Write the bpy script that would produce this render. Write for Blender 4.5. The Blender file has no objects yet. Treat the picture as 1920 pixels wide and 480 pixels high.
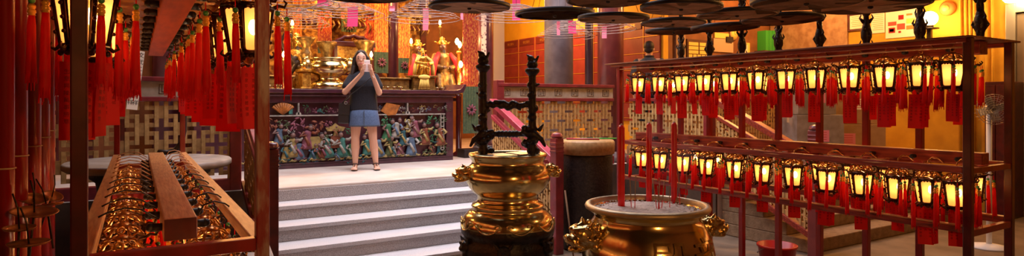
import bpy, math, random
from mathutils import Vector, Matrix
R = random.Random(7)
C = bpy.context.scene.collection
PI = math.pi
SN, CS, F = math.sin(math.radians(31.5)), math.cos(math.radians(31.5)), 1150.0
CZ = 1.67          # eye height above the lower floor
PZ = 0.75          # platform height

# ------------------------------------------------------------ measuring helpers
def ray(px, py):
    u = (px - 960) / F
    return SN + CS * u, CS - SN * u, (190 - py) / F
def onX(px, py, X):
    a, b, c = ray(px, py); d = X / a
    return Vector((X, b * d, CZ + c * d))
def onY(px, py, Y):
    a, b, c = ray(px, py); d = Y / b
    return Vector((a * d, Y, CZ + c * d))
def onD(px, py, d):
    a, b, c = ray(px, py)
    return Vector((a * d, b * d, CZ + c * d))

# ------------------------------------------------------------ materials
MT = {}
def mat(name, c1, c2=None, scale=20, rough=.5, metal=0, bump=0, bscale=None, emit=0, ecol=None, spec=.5, coat=0,
        tex='noise', stretch=(1, 1, 1), lo=.35, hi=.65, detail=4, trans=0, alpha=1):
    m = bpy.data.materials.new(name); m.use_nodes = True
    nt = m.node_tree; N = nt.nodes; L = nt.links
    b = N['Principled BSDF']
    b.inputs['Base Color'].default_value = (*c1, 1)
    b.inputs['Roughness'].default_value = rough
    b.inputs['Metallic'].default_value = metal
    b.inputs['Specular IOR Level'].default_value = spec
    b.inputs['Coat Weight'].default_value = coat
    if coat: b.inputs['Coat Roughness'].default_value = .12
    if alpha < 1: b.inputs['Alpha'].default_value = alpha
    if emit:
        b.inputs['Emission Color'].default_value = (*(ecol or c1), 1)
        b.inputs['Emission Strength'].default_value = emit
    if c2 or bump:
        tc = N.new('ShaderNodeTexCoord'); mp = N.new('ShaderNodeMapping')
        mp.inputs['Scale'].default_value = stretch
        L.new(tc.outputs['Object'], mp.inputs['Vector'])
        if tex == 'noise':
            t = N.new('ShaderNodeTexNoise'); t.inputs['Detail'].default_value = detail
            t.inputs['Scale'].default_value = scale; out = t.outputs['Fac']
        else:
            t = N.new('ShaderNodeTexVoronoi'); t.inputs['Scale'].default_value = scale; out = t.outputs['Distance']
        L.new(mp.outputs[0], t.inputs['Vector'])
        if c2:
            r = N.new('ShaderNodeValToRGB')
            r.color_ramp.elements[0].position = lo; r.color_ramp.elements[0].color = (*c1, 1)
            r.color_ramp.elements[1].position = hi; r.color_ramp.elements[1].color = (*c2, 1)
            L.new(out, r.inputs['Fac']); L.new(r.outputs['Color'], b.inputs['Base Color'])
        if bump:
            t2 = N.new('ShaderNodeTexNoise' if tex == 'noise' else 'ShaderNodeTexVoronoi')
            t2.inputs['Scale'].default_value = bscale or scale
            L.new(mp.outputs[0], t2.inputs['Vector'])
            bp = N.new('ShaderNodeBump'); bp.inputs['Strength'].default_value = bump
            bp.inputs['Distance'].default_value = .01
            L.new(t2.outputs[0] if tex == 'noise' else t2.outputs['Distance'], bp.inputs['Height'])
            L.new(bp.outputs[0], b.inputs['Normal'])
    MT[name] = m
    return m

mat('red_lacquer', (.30, .012, .016), (.17, .008, .012), 14, .32, bump=.15, coat=.3, stretch=(1, 1, .15))
mat('dark_lacquer', (.10, .008, .010), (.05, .005, .008), 12, .3, bump=.12, coat=.35)
mat('pole_red', (.30, .004, .004), (.20, .003, .003), 30, .30, coat=.2, stretch=(1, 1, .1))
mat('rail_wood', (.62, .28, .10), (.42, .16, .05), 16, .42, bump=.2, stretch=(6, .5, 6), coat=.2)
mat('trough_wood', (.36, .05, .022), (.16, .016, .012), 10, .42, bump=.15, stretch=(6, .6, 6), coat=.2)
mat('board_wood', (.34, .13, .05), (.14, .04, .02), 6, .5, bump=.25, stretch=(5, .7, 5))
mat('iron', (.022, .014, .011), (.045, .028, .020), 40, .38, metal=.5, bump=.4, bscale=60)
mat('iron_dark', (.012, .009, .009), (.03, .02, .018), 30, .42, metal=.3, bump=.5, bscale=45)
mat('lantern_metal', (.045, .014, .008), (.10, .035, .015), 60, .32, metal=.6)
mat('lantern_brass', (.60, .27, .06), (.30, .10, .02), 50, .28, metal=.9)
mat('cable', (.012, .008, .008), rough=.45)
mat('brass_dull', (.62, .52, .34), (.45, .36, .22), 9, .48, metal=.8, bump=.3)
mat('brass_cast', (.80, .62, .28), (.50, .34, .12), 6, .24, metal=1, bump=.05)
mat('lattice_strip', (.62, .40, .15), (.46, .27, .09), 25, .55)
mat('red_trough', (.50, .07, .015), (.32, .03, .01), 6, .5, stretch=(5, .7, 5))
mat('brass', (.90, .77, .40), (.72, .60, .27), 5, .17, metal=1, bump=.05, bscale=7)
mat('brass_worn', (.74, .58, .28), (.48, .34, .14), 9, .27, metal=1, bump=.25, bscale=25)
mat('gold', (.85, .52, .10), (.55, .28, .05), 25, .3, metal=.9, bump=.3)
mat('gold_dull', (.36, .22, .065), (.15, .08, .025), 18, .42, metal=.7, bump=.4)
mat('tassel', (.90, .010, .008), (.75, .006, .006), 60, .6, stretch=(4, 4, .2))
mat('bead_gold', (.85, .42, .06), rough=.35, metal=.3)
mat('bead_green', (.05, .28, .09), rough=.35)
mat('ash', (.78, .68, .60), (.42, .35, .31), 45, .95, bump=1, bscale=60, lo=.3, hi=.7)
mat('candle', (.85, .014, .012), (.70, .010, .010), 20, .38, spec=.5)
mat('wick', (.7, .68, .65), rough=.8)
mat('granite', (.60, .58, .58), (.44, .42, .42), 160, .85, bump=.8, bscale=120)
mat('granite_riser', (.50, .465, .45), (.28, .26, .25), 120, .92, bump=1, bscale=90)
mat('platform_stone', (.62, .56, .50), (.50, .40, .34), 2.2, .55, bump=.15, bscale=30)
mat('lower_stone', (.20, .14, .09), (.12, .08, .05), 3, .6, bump=.2, bscale=25)
mat('step_stone', (.30, .19, .10), (.20, .12, .06), 14, .8, bump=.5, bscale=60)
mat('lattice_wood', (.44, .25, .09), (.30, .16, .05), 25, .55, bump=.2)
mat('fret_ceramic', (.50, .45, .36), (.40, .34, .25), 14, .4)
mat('fret_line', (.10, .05, .035), rough=.5)
mat('fence_red', (.26, .025, .03), (.16, .016, .022), 9, .42, coat=.2)
mat('pink_rail', (.45, .045, .075), (.34, .03, .05), 9, .38, coat=.3)
mat('yellow_wall', (.80, .46, .03), (.70, .38, .025), 3, .75)
mat('ochre_wall', (.68, .36, .025), (.54, .27, .018), 3, .75, bump=.1, bscale=14)
mat('dark_wall', (.12, .045, .02), (.07, .025, .012), 4, .7)
mat('brown_wall', (.26, .10, .035), (.17, .06, .02), 4, .7)
mat('ceiling_dark', (.05, .028, .02), (.03, .018, .014), 5, .8)
mat('tablet_red', (.30, .05, .045), (.24, .035, .034), 6, .45)
mat('tablet_gold', (.9, .5, .10), rough=.35, metal=.6)
mat('plaque', (.18, .03, .02), rough=.5)
mat('grey_column', (.20, .17, .18), (.14, .115, .125), 6, .6)
mat('purple_column', (.13, .035, .06), (.09, .022, .04), 6, .35, coat=.3)
mat('blue_column', (.06, .035, .075), rough=.35, coat=.3)
mat('brown_column', (.22, .045, .04), (.15, .028, .03), 6, .35, coat=.3)
mat('beige', (.50, .36, .24), rough=.7)
mat('disc_under', (.85, .50, .27), (.48, .26, .14), 3.2, .8, bump=.3, bscale=24, stretch=(1, 2.2, 1))
mat('disc_rim', (.015, .010, .010), rough=.5, metal=.2)
mat('coil', (.50, .38, .32), (.36, .26, .22), 40, .85)
mat('pink_paper', (.90, .10, .32), rough=.7)
mat('pale_pink_paper', (.93, .33, .46), rough=.7)
mat('red_paper', (.82, .014, .016), (.74, .012, .014), 8, .6)
mat('rose_paper', (.85, .05, .08), rough=.65)
mat('ink', (.30, .006, .006), rough=.8)
mat('black_ink', (.03, .02, .02), rough=.8)
mat('white_paper', (.80, .74, .62), rough=.75)
mat('yellow_paper', (.85, .62, .14), rough=.7)
mat('orange_print', (.80, .22, .05), rough=.7)
mat('red_print', (.65, .07, .05), rough=.7)
mat('cardboard', (.42, .25, .12), (.36, .20, .09), 8, .8)
mat('tape', (.55, .42, .25), rough=.4)
mat('skin', (.62, .35, .24), rough=.5)
mat('lips', (.45, .10, .09), rough=.4)
mat('hair', (.012, .007, .006), (.022, .012, .009), 80, .62, stretch=(1, 1, .1))
mat('navy_cloth', (.004, .0045, .010), (.007, .008, .015), 60, .85, bump=.3)
mat('denim', (.055, .095, .19), (.085, .14, .26), 70, .85, bump=.3)
mat('slate_cloth', (.05, .065, .085), (.07, .085, .11), 50, .85)
mat('black_leather', (.012, .012, .014), rough=.35)
mat('sandal', (.03, .016, .012), rough=.5)
mat('phone_case', (.85, .72, .70), rough=.3)
mat('white', (.8, .78, .74), rough=.5)
mat('grey_metal', (.33, .31, .30), rough=.4, metal=.6)
mat('grey_door', (.18, .13, .10), (.14, .10, .08), 4, .6)
mat('rust_tan', (.42, .26, .15), (.28, .15, .08), 10, .6)
mat('red_plastic', (.5, .01, .01), rough=.35)
mat('green_plastic', (.05, .42, .06), rough=.4)
mat('tin', (.50, .24, .10), (.30, .12, .05), 12, .35, metal=.75)
mat('table_stone', (.33, .27, .22), (.22, .17, .13), 8, .6, bump=.2)
for n, c in dict(turquoise=(.08, .38, .33), jade=(.05, .26, .10), mauve=(.42, .12, .18), straw=(.62, .45, .14), pale=(.62, .58, .50),
                 sky=(.16, .27, .42), rust=(.38, .10, .04), orange=(.75, .24, .03), pinky=(.42, .22, .18), moss=(.12, .16, .05),
                 teal=(.03, .18, .22)).items():
    c = tuple(.6 * x for x in c); mat('carve_' + n, c, tuple(x * .5 for x in c), 18, .6, bump=.3)
mat('red_robe', (.55, .012, .02), rough=.55)
mat('dark_face', (.08, .03, .02), rough=.35, coat=.3)
mat('brocade', (.60, .07, .015), (.85, .38, .05), 30, .5, metal=.2, detail=8, stretch=(2, 2, .7), lo=.42, hi=.58, bump=.3)
mat('brocade_red', (.42, .02, .02), (.72, .26, .04), 34, .5, metal=.1, detail=8, stretch=(2, 2, .8), lo=.45, hi=.6)
mat('brocade_silver', (.10, .05, .08), (.62, .50, .45), 22, .5, tex='voronoi', lo=.2, hi=.5)
mat('gilt_carving', (.14, .04, .010), (.62, .33, .06), 11, .4, metal=.4, detail=10, bump=1, bscale=14, lo=.42, hi=.62)
mat('gilt_relief', (.80, .46, .08), (.35, .14, .02), 22, .35, metal=.6, bump=.8, bscale=30)
mat('fringe_green', (.04, .08, .04), (.10, .14, .06), 30, .7)
mat('altar_lacquer', (.075, .020, .034), (.045, .012, .022), 12, .3, bump=.08, coat=.3)
mat('worn_post', (.26, .02, .03), (.36, .24, .27), 26, .45, bump=.6, bscale=30, lo=.5, hi=.62, stretch=(1, 1, .3))
mat('gold_foil', (.62, .30, .05), (.26, .10, .02), 7, .28, metal=.8, bump=1, bscale=16)
mat('dark_stone', (.10, .055, .03), (.05, .028, .018), 5, .7, bump=.3)
mat('bamboo', (.62, .34, .14), (.45, .22, .08), 20, .5)
mat('bulb_white', (1, .8, .5), emit=30, ecol=(1, .62, .22))
mat('bulb_soft', (1, .7, .3), emit=9, ecol=(1, .62, .20))
mat('ember', (1, .3, .05), emit=6, ecol=(1, .25, .03))

def pane_material():
    m = bpy.data.materials.new('lantern_glass'); m.use_nodes = True
    nt = m.node_tree; N = nt.nodes; L = nt.links
    for n in list(N):
        if n.type != 'OUTPUT_MATERIAL': N.remove(n)
    out = [n for n in N if n.type == 'OUTPUT_MATERIAL'][0]
    tl = N.new('ShaderNodeBsdfTranslucent'); tl.inputs['Color'].default_value = (.44, .165, .045, 1)
    tc = N.new('ShaderNodeTexCoord'); nz = N.new('ShaderNodeTexNoise'); nz.inputs['Scale'].default_value = 18
    cr = N.new('ShaderNodeValToRGB')
    cr.color_ramp.elements[0].position = .3; cr.color_ramp.elements[0].color = (1, .27, .03, 1)
    cr.color_ramp.elements[1].position = .7; cr.color_ramp.elements[1].color = (1, .40, .07, 1)
    L.new(tc.outputs['Object'], nz.inputs['Vector']); L.new(nz.outputs['Fac'], cr.inputs['Fac'])
    em = N.new('ShaderNodeEmission'); em.inputs['Strength'].default_value = PANE_E
    L.new(cr.outputs['Color'], em.inputs['Color'])
    ad = N.new('ShaderNodeAddShader'); L.new(tl.outputs[0], ad.inputs[0]); L.new(em.outputs[0], ad.inputs[1])
    tp = N.new('ShaderNodeBsdfTransparent'); tp.inputs['Color'].default_value = (1, .8, .5, 1)
    mx = N.new('ShaderNodeMixShader'); mx.inputs[0].default_value = .16
    L.new(ad.outputs[0], mx.inputs[1]); L.new(tp.outputs[0], mx.inputs[2]); L.new(mx.outputs[0], out.inputs['Surface'])
    MT['lantern_glass'] = m
PANE_E = .58
pane_material()
mat('lantern_bulb', (1, .8, .5), emit=54, ecol=(1, .68, .42))
def glow_through(name, c, k):
    m = MT[name]; nt = m.node_tree; N = nt.nodes; L = nt.links; b = N['Principled BSDF']
    tr = N.new('ShaderNodeBsdfTranslucent'); tr.inputs['Color'].default_value = (*c, 1)
    mx = N.new('ShaderNodeMixShader'); mx.inputs[0].default_value = k
    L.new(b.outputs[0], mx.inputs[1]); L.new(tr.outputs[0], mx.inputs[2])
    o = [n for n in N if n.type == 'OUTPUT_MATERIAL'][0]; L.new(mx.outputs[0], o.inputs['Surface'])
glow_through('tassel', (1, .025, .012), .5)
for n_ in ('red_paper', 'rose_paper'): glow_through(n_, (1, .03, .03), .45)
glow_through('pink_paper', (1, .12, .4), .3); glow_through('pale_pink_paper', (1, .4, .5), .3)

# ------------------------------------------------------------ mesh builder
class MB:
    def __init__(s):
        s.v = []; s.f = []; s.m = []; s.sm = []; s.cur = 0; s.X = None
    def mat(s, i): s.cur = i; return s
    def add(s, vs, fs, smooth=False):
        o = len(s.v)
        if s.X is not None: vs = [s.X @ Vector(v) for v in vs]
        s.v += [tuple(v) for v in vs]
        for f in fs:
            s.f.append(tuple(i + o for i in f)); s.m.append(s.cur); s.sm.append(smooth)
        return s
    def box(s, c, d, rot=None):
        x, y, z = d[0] / 2, d[1] / 2, d[2] / 2
        vs = [Vector((a * x, b * y, e * z)) for a in (-1, 1) for b in (-1, 1) for e in (-1, 1)]
        if rot is not None:
            if not isinstance(rot, Matrix): rot = Matrix.Rotation(rot, 3, 'Z')
            vs = [rot @ v for v in vs]
        c = Vector(c)
        return s.add([v + c for v in vs], [(0, 1, 3, 2), (4, 6, 7, 5), (0, 4, 5, 1), (2, 3, 7, 6), (0, 2, 6, 4), (1, 5, 7, 3)])
    def bb(s, x0, x1, y0, y1, z0, z1):
        return s.box(((x0 + x1) / 2, (y0 + y1) / 2, (z0 + z1) / 2), (x1 - x0, y1 - y0, z1 - z0))
    def bar(s, p, q, w, h):
        p, q = Vector(p), Vector(q); d = q - p
        return s.box((p + q) / 2, (w, d.length, h), d.to_track_quat('Y', 'Z').to_matrix())
    def tube(s, pts, r, n=8, cap=True, smooth=True):
        pts = [Vector(p) for p in pts]; k = len(pts)
        rs = r if isinstance(r, (list, tuple)) else [r] * k
        vs = []; up = Vector((.123, .456, .88)).normalized()
        prev = None
        for i in range(k):
            t = (pts[min(i + 1, k - 1)] - pts[max(i - 1, 0)])
            t = t.normalized() if t.length > 1e-9 else Vector((0, 0, 1))
            a = (prev - t * prev.dot(t)) if prev is not None else up.cross(t)
            if a.length < 1e-6: a = Vector((1, 0, 0)).cross(t)
            a.normalize(); prev = a; b = t.cross(a)
            for j in range(n):
                an = 2 * PI * j / n
                vs.append(pts[i] + (a * math.cos(an) + b * math.sin(an)) * rs[i])
        fs = []
        for i in range(k - 1):
            for j in range(n):
                j2 = (j + 1) % n
                fs.append((i * n + j, i * n + j2, (i + 1) * n + j2, (i + 1) * n + j))
        if cap:
            fs.append(tuple(reversed(range(n)))); fs.append(tuple((k - 1) * n + j for j in range(n)))
        return s.add(vs, fs, smooth)
    def lathe(s, prof, n=32, c=(0, 0, 0), smooth=True, cap=True, sx=1, sy=1, a0=0):
        c = Vector(c); vs = []
        for r, z in prof:
            for j in range(n):
                an = 2 * PI * j / n + a0
                vs.append(c + Vector((r * math.cos(an) * sx, r * math.sin(an) * sy, z)))
        k = len(prof); fs = []
        for i in range(k - 1):
            for j in range(n):
                j2 = (j + 1) % n
                fs.append((i * n + j, i * n + j2, (i + 1) * n + j2, (i + 1) * n + j))
        if cap:
            fs.append(tuple(reversed(range(n)))); fs.append(tuple((k - 1) * n + j for j in range(n)))
        return s.add(vs, fs, smooth)
    def ball(s, c, r, n=12, m=8, rot=None):
        if not isinstance(r, (tuple, list)): r = (r, r, r)
        c = Vector(c); vs = [Vector((0, 0, -r[2]))]
        for i in range(1, m):
            ph = -PI / 2 + PI * i / m
            for j in range(n):
                an = 2 * PI * j / n
                vs.append(Vector((r[0] * math.cos(ph) * math.cos(an), r[1] * math.cos(ph) * math.sin(an), r[2] * math.sin(ph))))
        vs.append(Vector((0, 0, r[2])))
        if rot is not None: vs = [rot @ v for v in vs]
        fs = [(0, 1 + (j + 1) % n, 1 + j) for j in range(n)]
        for i in range(m - 2):
            for j in range(n):
                a = 1 + i * n + j; b = 1 + i * n + (j + 1) % n
                fs.append((a, b, b + n, a + n))
        l = len(vs) - 1
        fs += [(l, 1 + (m - 2) * n + j, 1 + (m - 2) * n + (j + 1) % n) for j in range(n)]
        return s.add([v + c for v in vs], fs, True)
    def cap(s, p, q, r0, r1=None, n=10):
        r1 = r0 if r1 is None else r1
        p, q = Vector(p), Vector(q)
        s.ball(p, r0, n, 6); s.ball(q, r1, n, 6)
        return s.tube([p, q], [r0, r1], n)
    def torus(s, c, Rr, r, n=24, m=8, rot=None):
        c = Vector(c); vs = []
        for i in range(n):
            a = 2 * PI * i / n
            for j in range(m):
                b = 2 * PI * j / m
                v = Vector(((Rr + r * math.cos(b)) * math.cos(a), (Rr + r * math.cos(b)) * math.sin(a), r * math.sin(b)))
                vs.append((rot @ v if rot is not None else v) + c)
        fs = [(i * m + j, ((i + 1) % n) * m + j, ((i + 1) % n) * m + (j + 1) % m, i * m + (j + 1) % m) for i in range(n) for j in range(m)]
        return s.add(vs, fs, True)
    def prism(s, poly, y0, y1):
        """outline in x,z extruded along y"""
        k = len(poly)
        vs = [Vector((x, y0, z)) for x, z in poly] + [Vector((x, y1, z)) for x, z in poly]
        fs = [tuple(range(k)), tuple(reversed(range(k, 2 * k)))] + [(i, i + k, (i + 1) % k + k, (i + 1) % k) for i in range(k)]
        return s.add(vs, fs)
    def build(s, name, mats, parent=None, loc=None, rot=None, bevel=0, remesh=0, smooth_it=0):
        me = bpy.data.meshes.new(name)
        me.from_pydata(s.v, [], s.f); me.update()
        if not isinstance(mats, (list, tuple)): mats = [mats]
        for m in mats: me.materials.append(MT[m])
        me.polygons.foreach_set('material_index', s.m)
        me.polygons.foreach_set('use_smooth', s.sm)
        o = bpy.data.objects.new(name, me); C.objects.link(o)
        if remesh:
            md = o.modifiers.new('r', 'REMESH'); md.mode = 'VOXEL'; md.voxel_size = remesh; md.use_smooth_shade = True
            if smooth_it:
                sm = o.modifiers.new('s', 'SMOOTH'); sm.iterations = smooth_it; sm.factor = .5
            bake(o)
        if bevel:
            md = o.modifiers.new('b', 'BEVEL'); md.width = bevel; md.segments = 2; md.limit_method = 'ANGLE'
        if parent is not None: o.parent = parent
        if loc is not None: o.location = loc
        if rot is not None: o.rotation_euler = rot
        return o

def bake(o):
    dg = bpy.context.evaluated_depsgraph_get(); dg.update()
    me = bpy.data.meshes.new_from_object(o.evaluated_get(dg))
    o.modifiers.clear(); o.data = me
    for p in me.polygons: p.use_smooth = True

def tag(o, label=None, cat=None, group=None, kind=None):
    if label: o['label'] = label
    if cat: o['category'] = cat
    if group: o['group'] = group
    if kind: o['kind'] = kind
    return o
def thing(name, label, cat, loc=(0, 0, 0), rz=0, group=None):
    o = bpy.data.objects.new(name, None); C.objects.link(o)
    o.empty_display_size = .05
    o.location = loc; o.rotation_euler = (0, 0, rz)
    return tag(o, label, cat, group)
KIDS = {}
def copy_tree(o, parent=None):
    c = o.copy(); C.objects.link(c)
    if parent is not None: c.parent = parent
    for ch in list(o.children): copy_tree(ch, c)
    return c
def struct(o): return tag(o, kind='structure')

TEXT = {}
def glyphs(txt, size):
    """polygons of a line of characters, centred, in the x,y plane"""
    k = (txt, size)
    if k in TEXT: return TEXT[k]
    cu = bpy.data.curves.new('t', 'FONT'); cu.body = txt; cu.size = size
    cu.align_x = 'CENTER'; cu.align_y = 'CENTER'; cu.resolution_u = 2
    o = bpy.data.objects.new('t', cu); C.objects.link(o)
    dg = bpy.context.evaluated_depsgraph_get(); dg.update()
    me = bpy.data.meshes.new_from_object(o.evaluated_get(dg))
    r = ([v.co.copy() for v in me.vertices], [tuple(p.vertices) for p in me.polygons])
    bpy.data.objects.remove(o); bpy.data.meshes.remove(me)
    TEXT[k] = r
    return r
def put_text(mb, txt, size, M):
    vs, fs = glyphs(txt, size)
    mb.add([M @ v for v in vs], fs)
# ============================================================ camera
cam = bpy.data.cameras.new('camera'); co = bpy.data.objects.new('camera', cam); C.objects.link(co)
cam.sensor_width = 36; cam.lens = F / 1920 * 36; cam.shift_y = -50 / 1920; cam.clip_start = .05
co.location = (0, 0, CZ); co.rotation_euler = (PI / 2, 0, -math.radians(31.5))
sc = bpy.context.scene; sc.camera = co
sc.view_settings.view_transform = 'Standard'; sc.view_settings.look = 'None'
sc.view_settings.gamma = 1; sc.view_settings.use_curve_mapping = False
sc.view_settings.exposure = .8
sc.cycles.max_bounces = 7; sc.cycles.diffuse_bounces = 3; sc.cycles.glossy_bounces = 4
sc.cycles.transparent_max_bounces = 8; sc.cycles.use_denoising = True
sc.cycles.caustics_reflective = False; sc.cycles.caustics_refractive = False
sc.cycles.sample_clamp_indirect = 4

# ============================================================ the room
FY, BY = 6.88, 13.6      # platform edge, rear wall
WX = 11.0                # wall beside the lantern rack
def slab(name, x0, x1, y0, y1, z0, z1, m, kind='structure'):
    o = MB().bb(x0, x1, y0, y1, z0, z1).build(name, m)
    return tag(o, kind=kind)
slab('floor', -4, WX, -2, BY, -.1, 0, 'lower_stone')
b = MB(); b.bb(-4, 6.2, FY, BY, .001, PZ); b.bb(6.2, WX, 5.2, BY, .001, PZ)
struct(b.build('floor_platform', 'platform_stone', bevel=.012))
slab('wall_platform', -4, 1.02, FY - .02, FY - .001, .001, PZ - .002, 'dark_stone')
slab('wall_platform_2', 3.9, 6.17, FY - .02, FY - .001, .001, PZ - .002, 'dark_stone')
slab('wall_platform_3', 6.17, 6.199, 5.2, FY - .02, .001, PZ - .002, 'dark_stone')
slab('wall_left', -4.1, -4, -2, BY, 0, 4.9, 'brown_wall')
slab('wall_right', WX, WX + .1, -2, BY, 0, 4.9, 'ochre_wall')
slab('wall_back', -4, WX, BY, BY + .1, 0, 4.9, 'brown_wall')
slab('wall_front', -4, WX, -2.1, -2, 0, 4.9, 'dark_wall')
b = MB()
b.bb(-4, WX, -2, 3.4, 4.9, 5); b.bb(-4, WX, 8.6, BY, 4.9, 5); b.bb(-4, .9, 3.4, 8.6, 4.9, 5); b.bb(5.9, WX, 3.4, 8.6, 4.9, 5)
struct(b.build('ceiling', 'ceiling_dark'))
b = MB()
for y in (3.4, 4.7, 6.0, 7.3, 8.6): b.bb(.8, 6.0, y - .05, y + .05, 4.72, 4.92)
for x in (.9, 2.15, 3.4, 4.65, 5.9): b.bb(x - .05, x + .05, 3.4, 8.6, 4.74, 4.9)
struct(b.build('ceiling_beam', 'ceiling_dark'))
# the inner wall of memorial tablets, yellow plaster above it
slab('wall_inner', 8.0, 8.12, 7.9, BY, PZ, 4.9, 'yellow_wall')
slab('wall_return', 8.12, WX, 7.9, 8.0, PZ, 4.9, 'brown_wall')

# stone steps up to the platform
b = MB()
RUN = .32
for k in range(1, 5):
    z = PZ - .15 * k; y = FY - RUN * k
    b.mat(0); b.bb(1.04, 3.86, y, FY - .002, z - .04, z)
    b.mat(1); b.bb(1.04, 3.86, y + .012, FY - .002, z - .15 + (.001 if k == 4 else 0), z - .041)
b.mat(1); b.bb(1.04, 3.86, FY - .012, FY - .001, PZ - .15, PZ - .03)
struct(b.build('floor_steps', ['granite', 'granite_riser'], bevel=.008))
b = MB()
for k in range(1, 5):
    z = PZ - .15 * k; y = 5.2 - .3 * k
    b.bb(6.28, 10.2, y, 5.199, z - .15 + (.001 if k == 4 else 0), z)
struct(b.build('floor_side_steps', 'step_stone', bevel=.01))

# ============================================================ lattice fences
def solid(i, j):
    def cross(a, c):
        a = (a + 4) % 8 - 4; c = (c + 4) % 8 - 4
        return (a == 0 and abs(c) <= 2) or (c == 0 and abs(a) <= 2)
    if cross(i, j) or cross(i - 4, j - 4): return False
    return not (i % 4 == 2 and j % 4 == 2)
def lattice(w, h, parent, slope=0, loc=(0, 0, 0), rz=0, pinch=.03, name='lattice_panel', m=('lattice_wood', 'lattice_strip'), U=.032):
    """bars in x (0..w) and z (0..h), z falling by slope per metre of x"""
    nx, nz = int(w / U), int(h / U); ux, uz = w / nx, h / nz
    mb = MB()
    def quad(x0, x1, z0, z1, y=pinch / 2):
        a, c = -slope * x0, -slope * x1
        vs = [(x0, -y, z0 + a), (x1, -y, z0 + c), (x1, -y, z1 + c), (x0, -y, z1 + a), (x0, y, z0 + a), (x1, y, z0 + c), (x1, y, z1 + c), (x0, y, z1 + a)]
        mb.add(vs, [(0, 1, 2, 3), (5, 4, 7, 6), (0, 3, 7, 4), (1, 5, 6, 2), (0, 4, 5, 1), (3, 2, 6, 7)])
    for j in range(nz):
        i = 0
        while i < nx:
            if solid(i, j):
                k = i
                while k + 1 < nx and solid(k + 1, j): k += 1
                quad(i * ux, (k + 1) * ux, j * uz, (j + 1) * uz); i = k + 1
            else: i += 1
    mb.mat(1)
    for i in range(1, nx, 2):
        j = 0
        while j < nz:
            if solid(i, j):
                k = j
                while k + 1 < nz and solid(i, k + 1): k += 1
                if k > j: quad((i + .08) * ux, (i + .92) * ux, j * uz, (k + 1) * uz, pinch / 2 + .004)
                j = k + 1
            else: j += 1
    return mb.build(name, m, parent, loc, (0, 0, rz))
def fret(w, h, parent, loc, rz=0):
    mb = MB(); mb.bb(0, w, -.02, .02, 0, h)
    mb.mat(1)
    n = int(w / .27); s = h * .62; t = .008
    for k in range(n):
        x = (k + .5) * w / n; z = h / 2; m = -1 if k % 2 else 1
        for (x0, x1, z0, z1) in ((-1.3, 1.3, .9, 1), (-1.3, 1.3, -1, -.9), (-1.3, -1.17, -1, 1), (1.17, 1.3, -1, 1), (-.8, -.67, -.6, .9), (-.8, -.2, -.6, -.46),
                                 (-.33, -.2, -.6, .4), (.2, .33, -.4, .9), (.2, .8, .4, .54), (.67, .8, -.9, .4)):
            mb.bb(x + min(x0 * m, x1 * m) * s / 2, x + max(x0 * m, x1 * m) * s / 2, -.024, -.0205, z + z0 * s / 2, z + z1 * s / 2)
    return mb.build('fret_band', ['fret_ceramic', 'fret_line'], parent, loc, (0, 0, rz))
def post(mb, x, y, z0, z1, w=.1):
    mb.bb(x - w / 2, x + w / 2, y - w / 2, y + w / 2, z0, z1)
def fence(label, p, q, posts=(), fretted=True, group=None, rail='fence_red', U=.032):
    p, q = Vector(p), Vector(q); d = q - p; w = d.length; a = math.atan2(d.y, d.x)
    t = thing('lattice_fence', label, 'fence', (p.x, p.y, PZ), a, group)
    lattice(w, .80, t, loc=(0, 0, .12), U=U)
    o = MB(); o.bb(0, w, -.05, .05, 0, .12); o.build('bottom_rail', rail, t, bevel=.006)
    zt = .92
    o = MB(); o.bb(0, w, -.045, .045, zt, zt + .045)
    if fretted:
        fret(w, .15, t, (0, 0, zt + .045)); o.bb(0, w, -.06, .06, zt + .195, zt + .24)
    o.build('top_rail', rail, t, bevel=.006)
    for x in posts:
        o = MB(); post(o, x, 0, 0, 1.2, .11); o.build('post', rail, t, bevel=.008)
    return t
fence('lattice fence with a dark fretwork band on the platform edge behind the round stone table', (-2.6, 6.96), (.93, 6.96), (0, 1.2, 3.48), U=.041)
fence('lattice fence with a fretwork top band between the grand staircase and the dark round column', (4.02, 6.96), (6.0, 6.96), (.04,))
fence('lattice fence seen edge on behind the glowing lantern rack', (6.24, 6.86), (6.24, 5.36), (1.5,), False)
fence('lattice fence standing across the side platform behind the lanterns and the side stair', (6.5, 6.5), (9.4, 6.5), (0, 1.45, 2.9), False)

def balustrade(label, x, y0, y1, railm, newelm, side=1, ztop=.88, group=None, newel_h=1.33):
    """sloping lattice balustrade of a stair, falling towards the camera from y0 to y1"""
    t = thing('stair_balustrade', label, 'balustrade', (x, y0, PZ), -PI / 2, group)
    L = y0 - y1; sl = .15 / .32
    lattice(L, .60, t, slope=sl, loc=(0, 0, .1), U=.026)
    for nm, z, h, w in (('bottom_rail', .03, .07, .09), ('middle_rail', .70, .05, .07), ('hand_rail', .88, .075, .11)):
        mb = MB(); zz = z
        vs = [(a, s * w / 2, zz + e * h - sl * a) for a in (0, L) for s in (-1, 1) for e in (0, 1)]
        mb.add(vs, [(0, 1, 3, 2), (4, 6, 7, 5), (0, 4, 5, 1), (2, 3, 7, 6), (0, 2, 6, 4), (1, 5, 7, 3)])
        mb.build(nm, railm, t, bevel=.006)
    mb = MB(); w = .105; z0 = -PZ
    mb.bb(L - .01, L + w, -w / 2, w / 2, z0, newel_h - PZ - .06)
    cx = L + w / 2 - .005
    for k in range(3):
        mb.bb(cx - w / 2 - .006, cx + w / 2 + .006, -w / 2 - .006, w / 2 + .006, newel_h - PZ - .22 + k * .045, newel_h - PZ - .195 + k * .045)
    mb.lathe([(.05, newel_h - PZ - .062), (.072, newel_h - PZ - .05), (.055, newel_h - PZ - .01), (.01, newel_h - PZ)], 8, (cx, 0, 0))
    mb.build('newel_post', newelm, t, bevel=.008)
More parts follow.
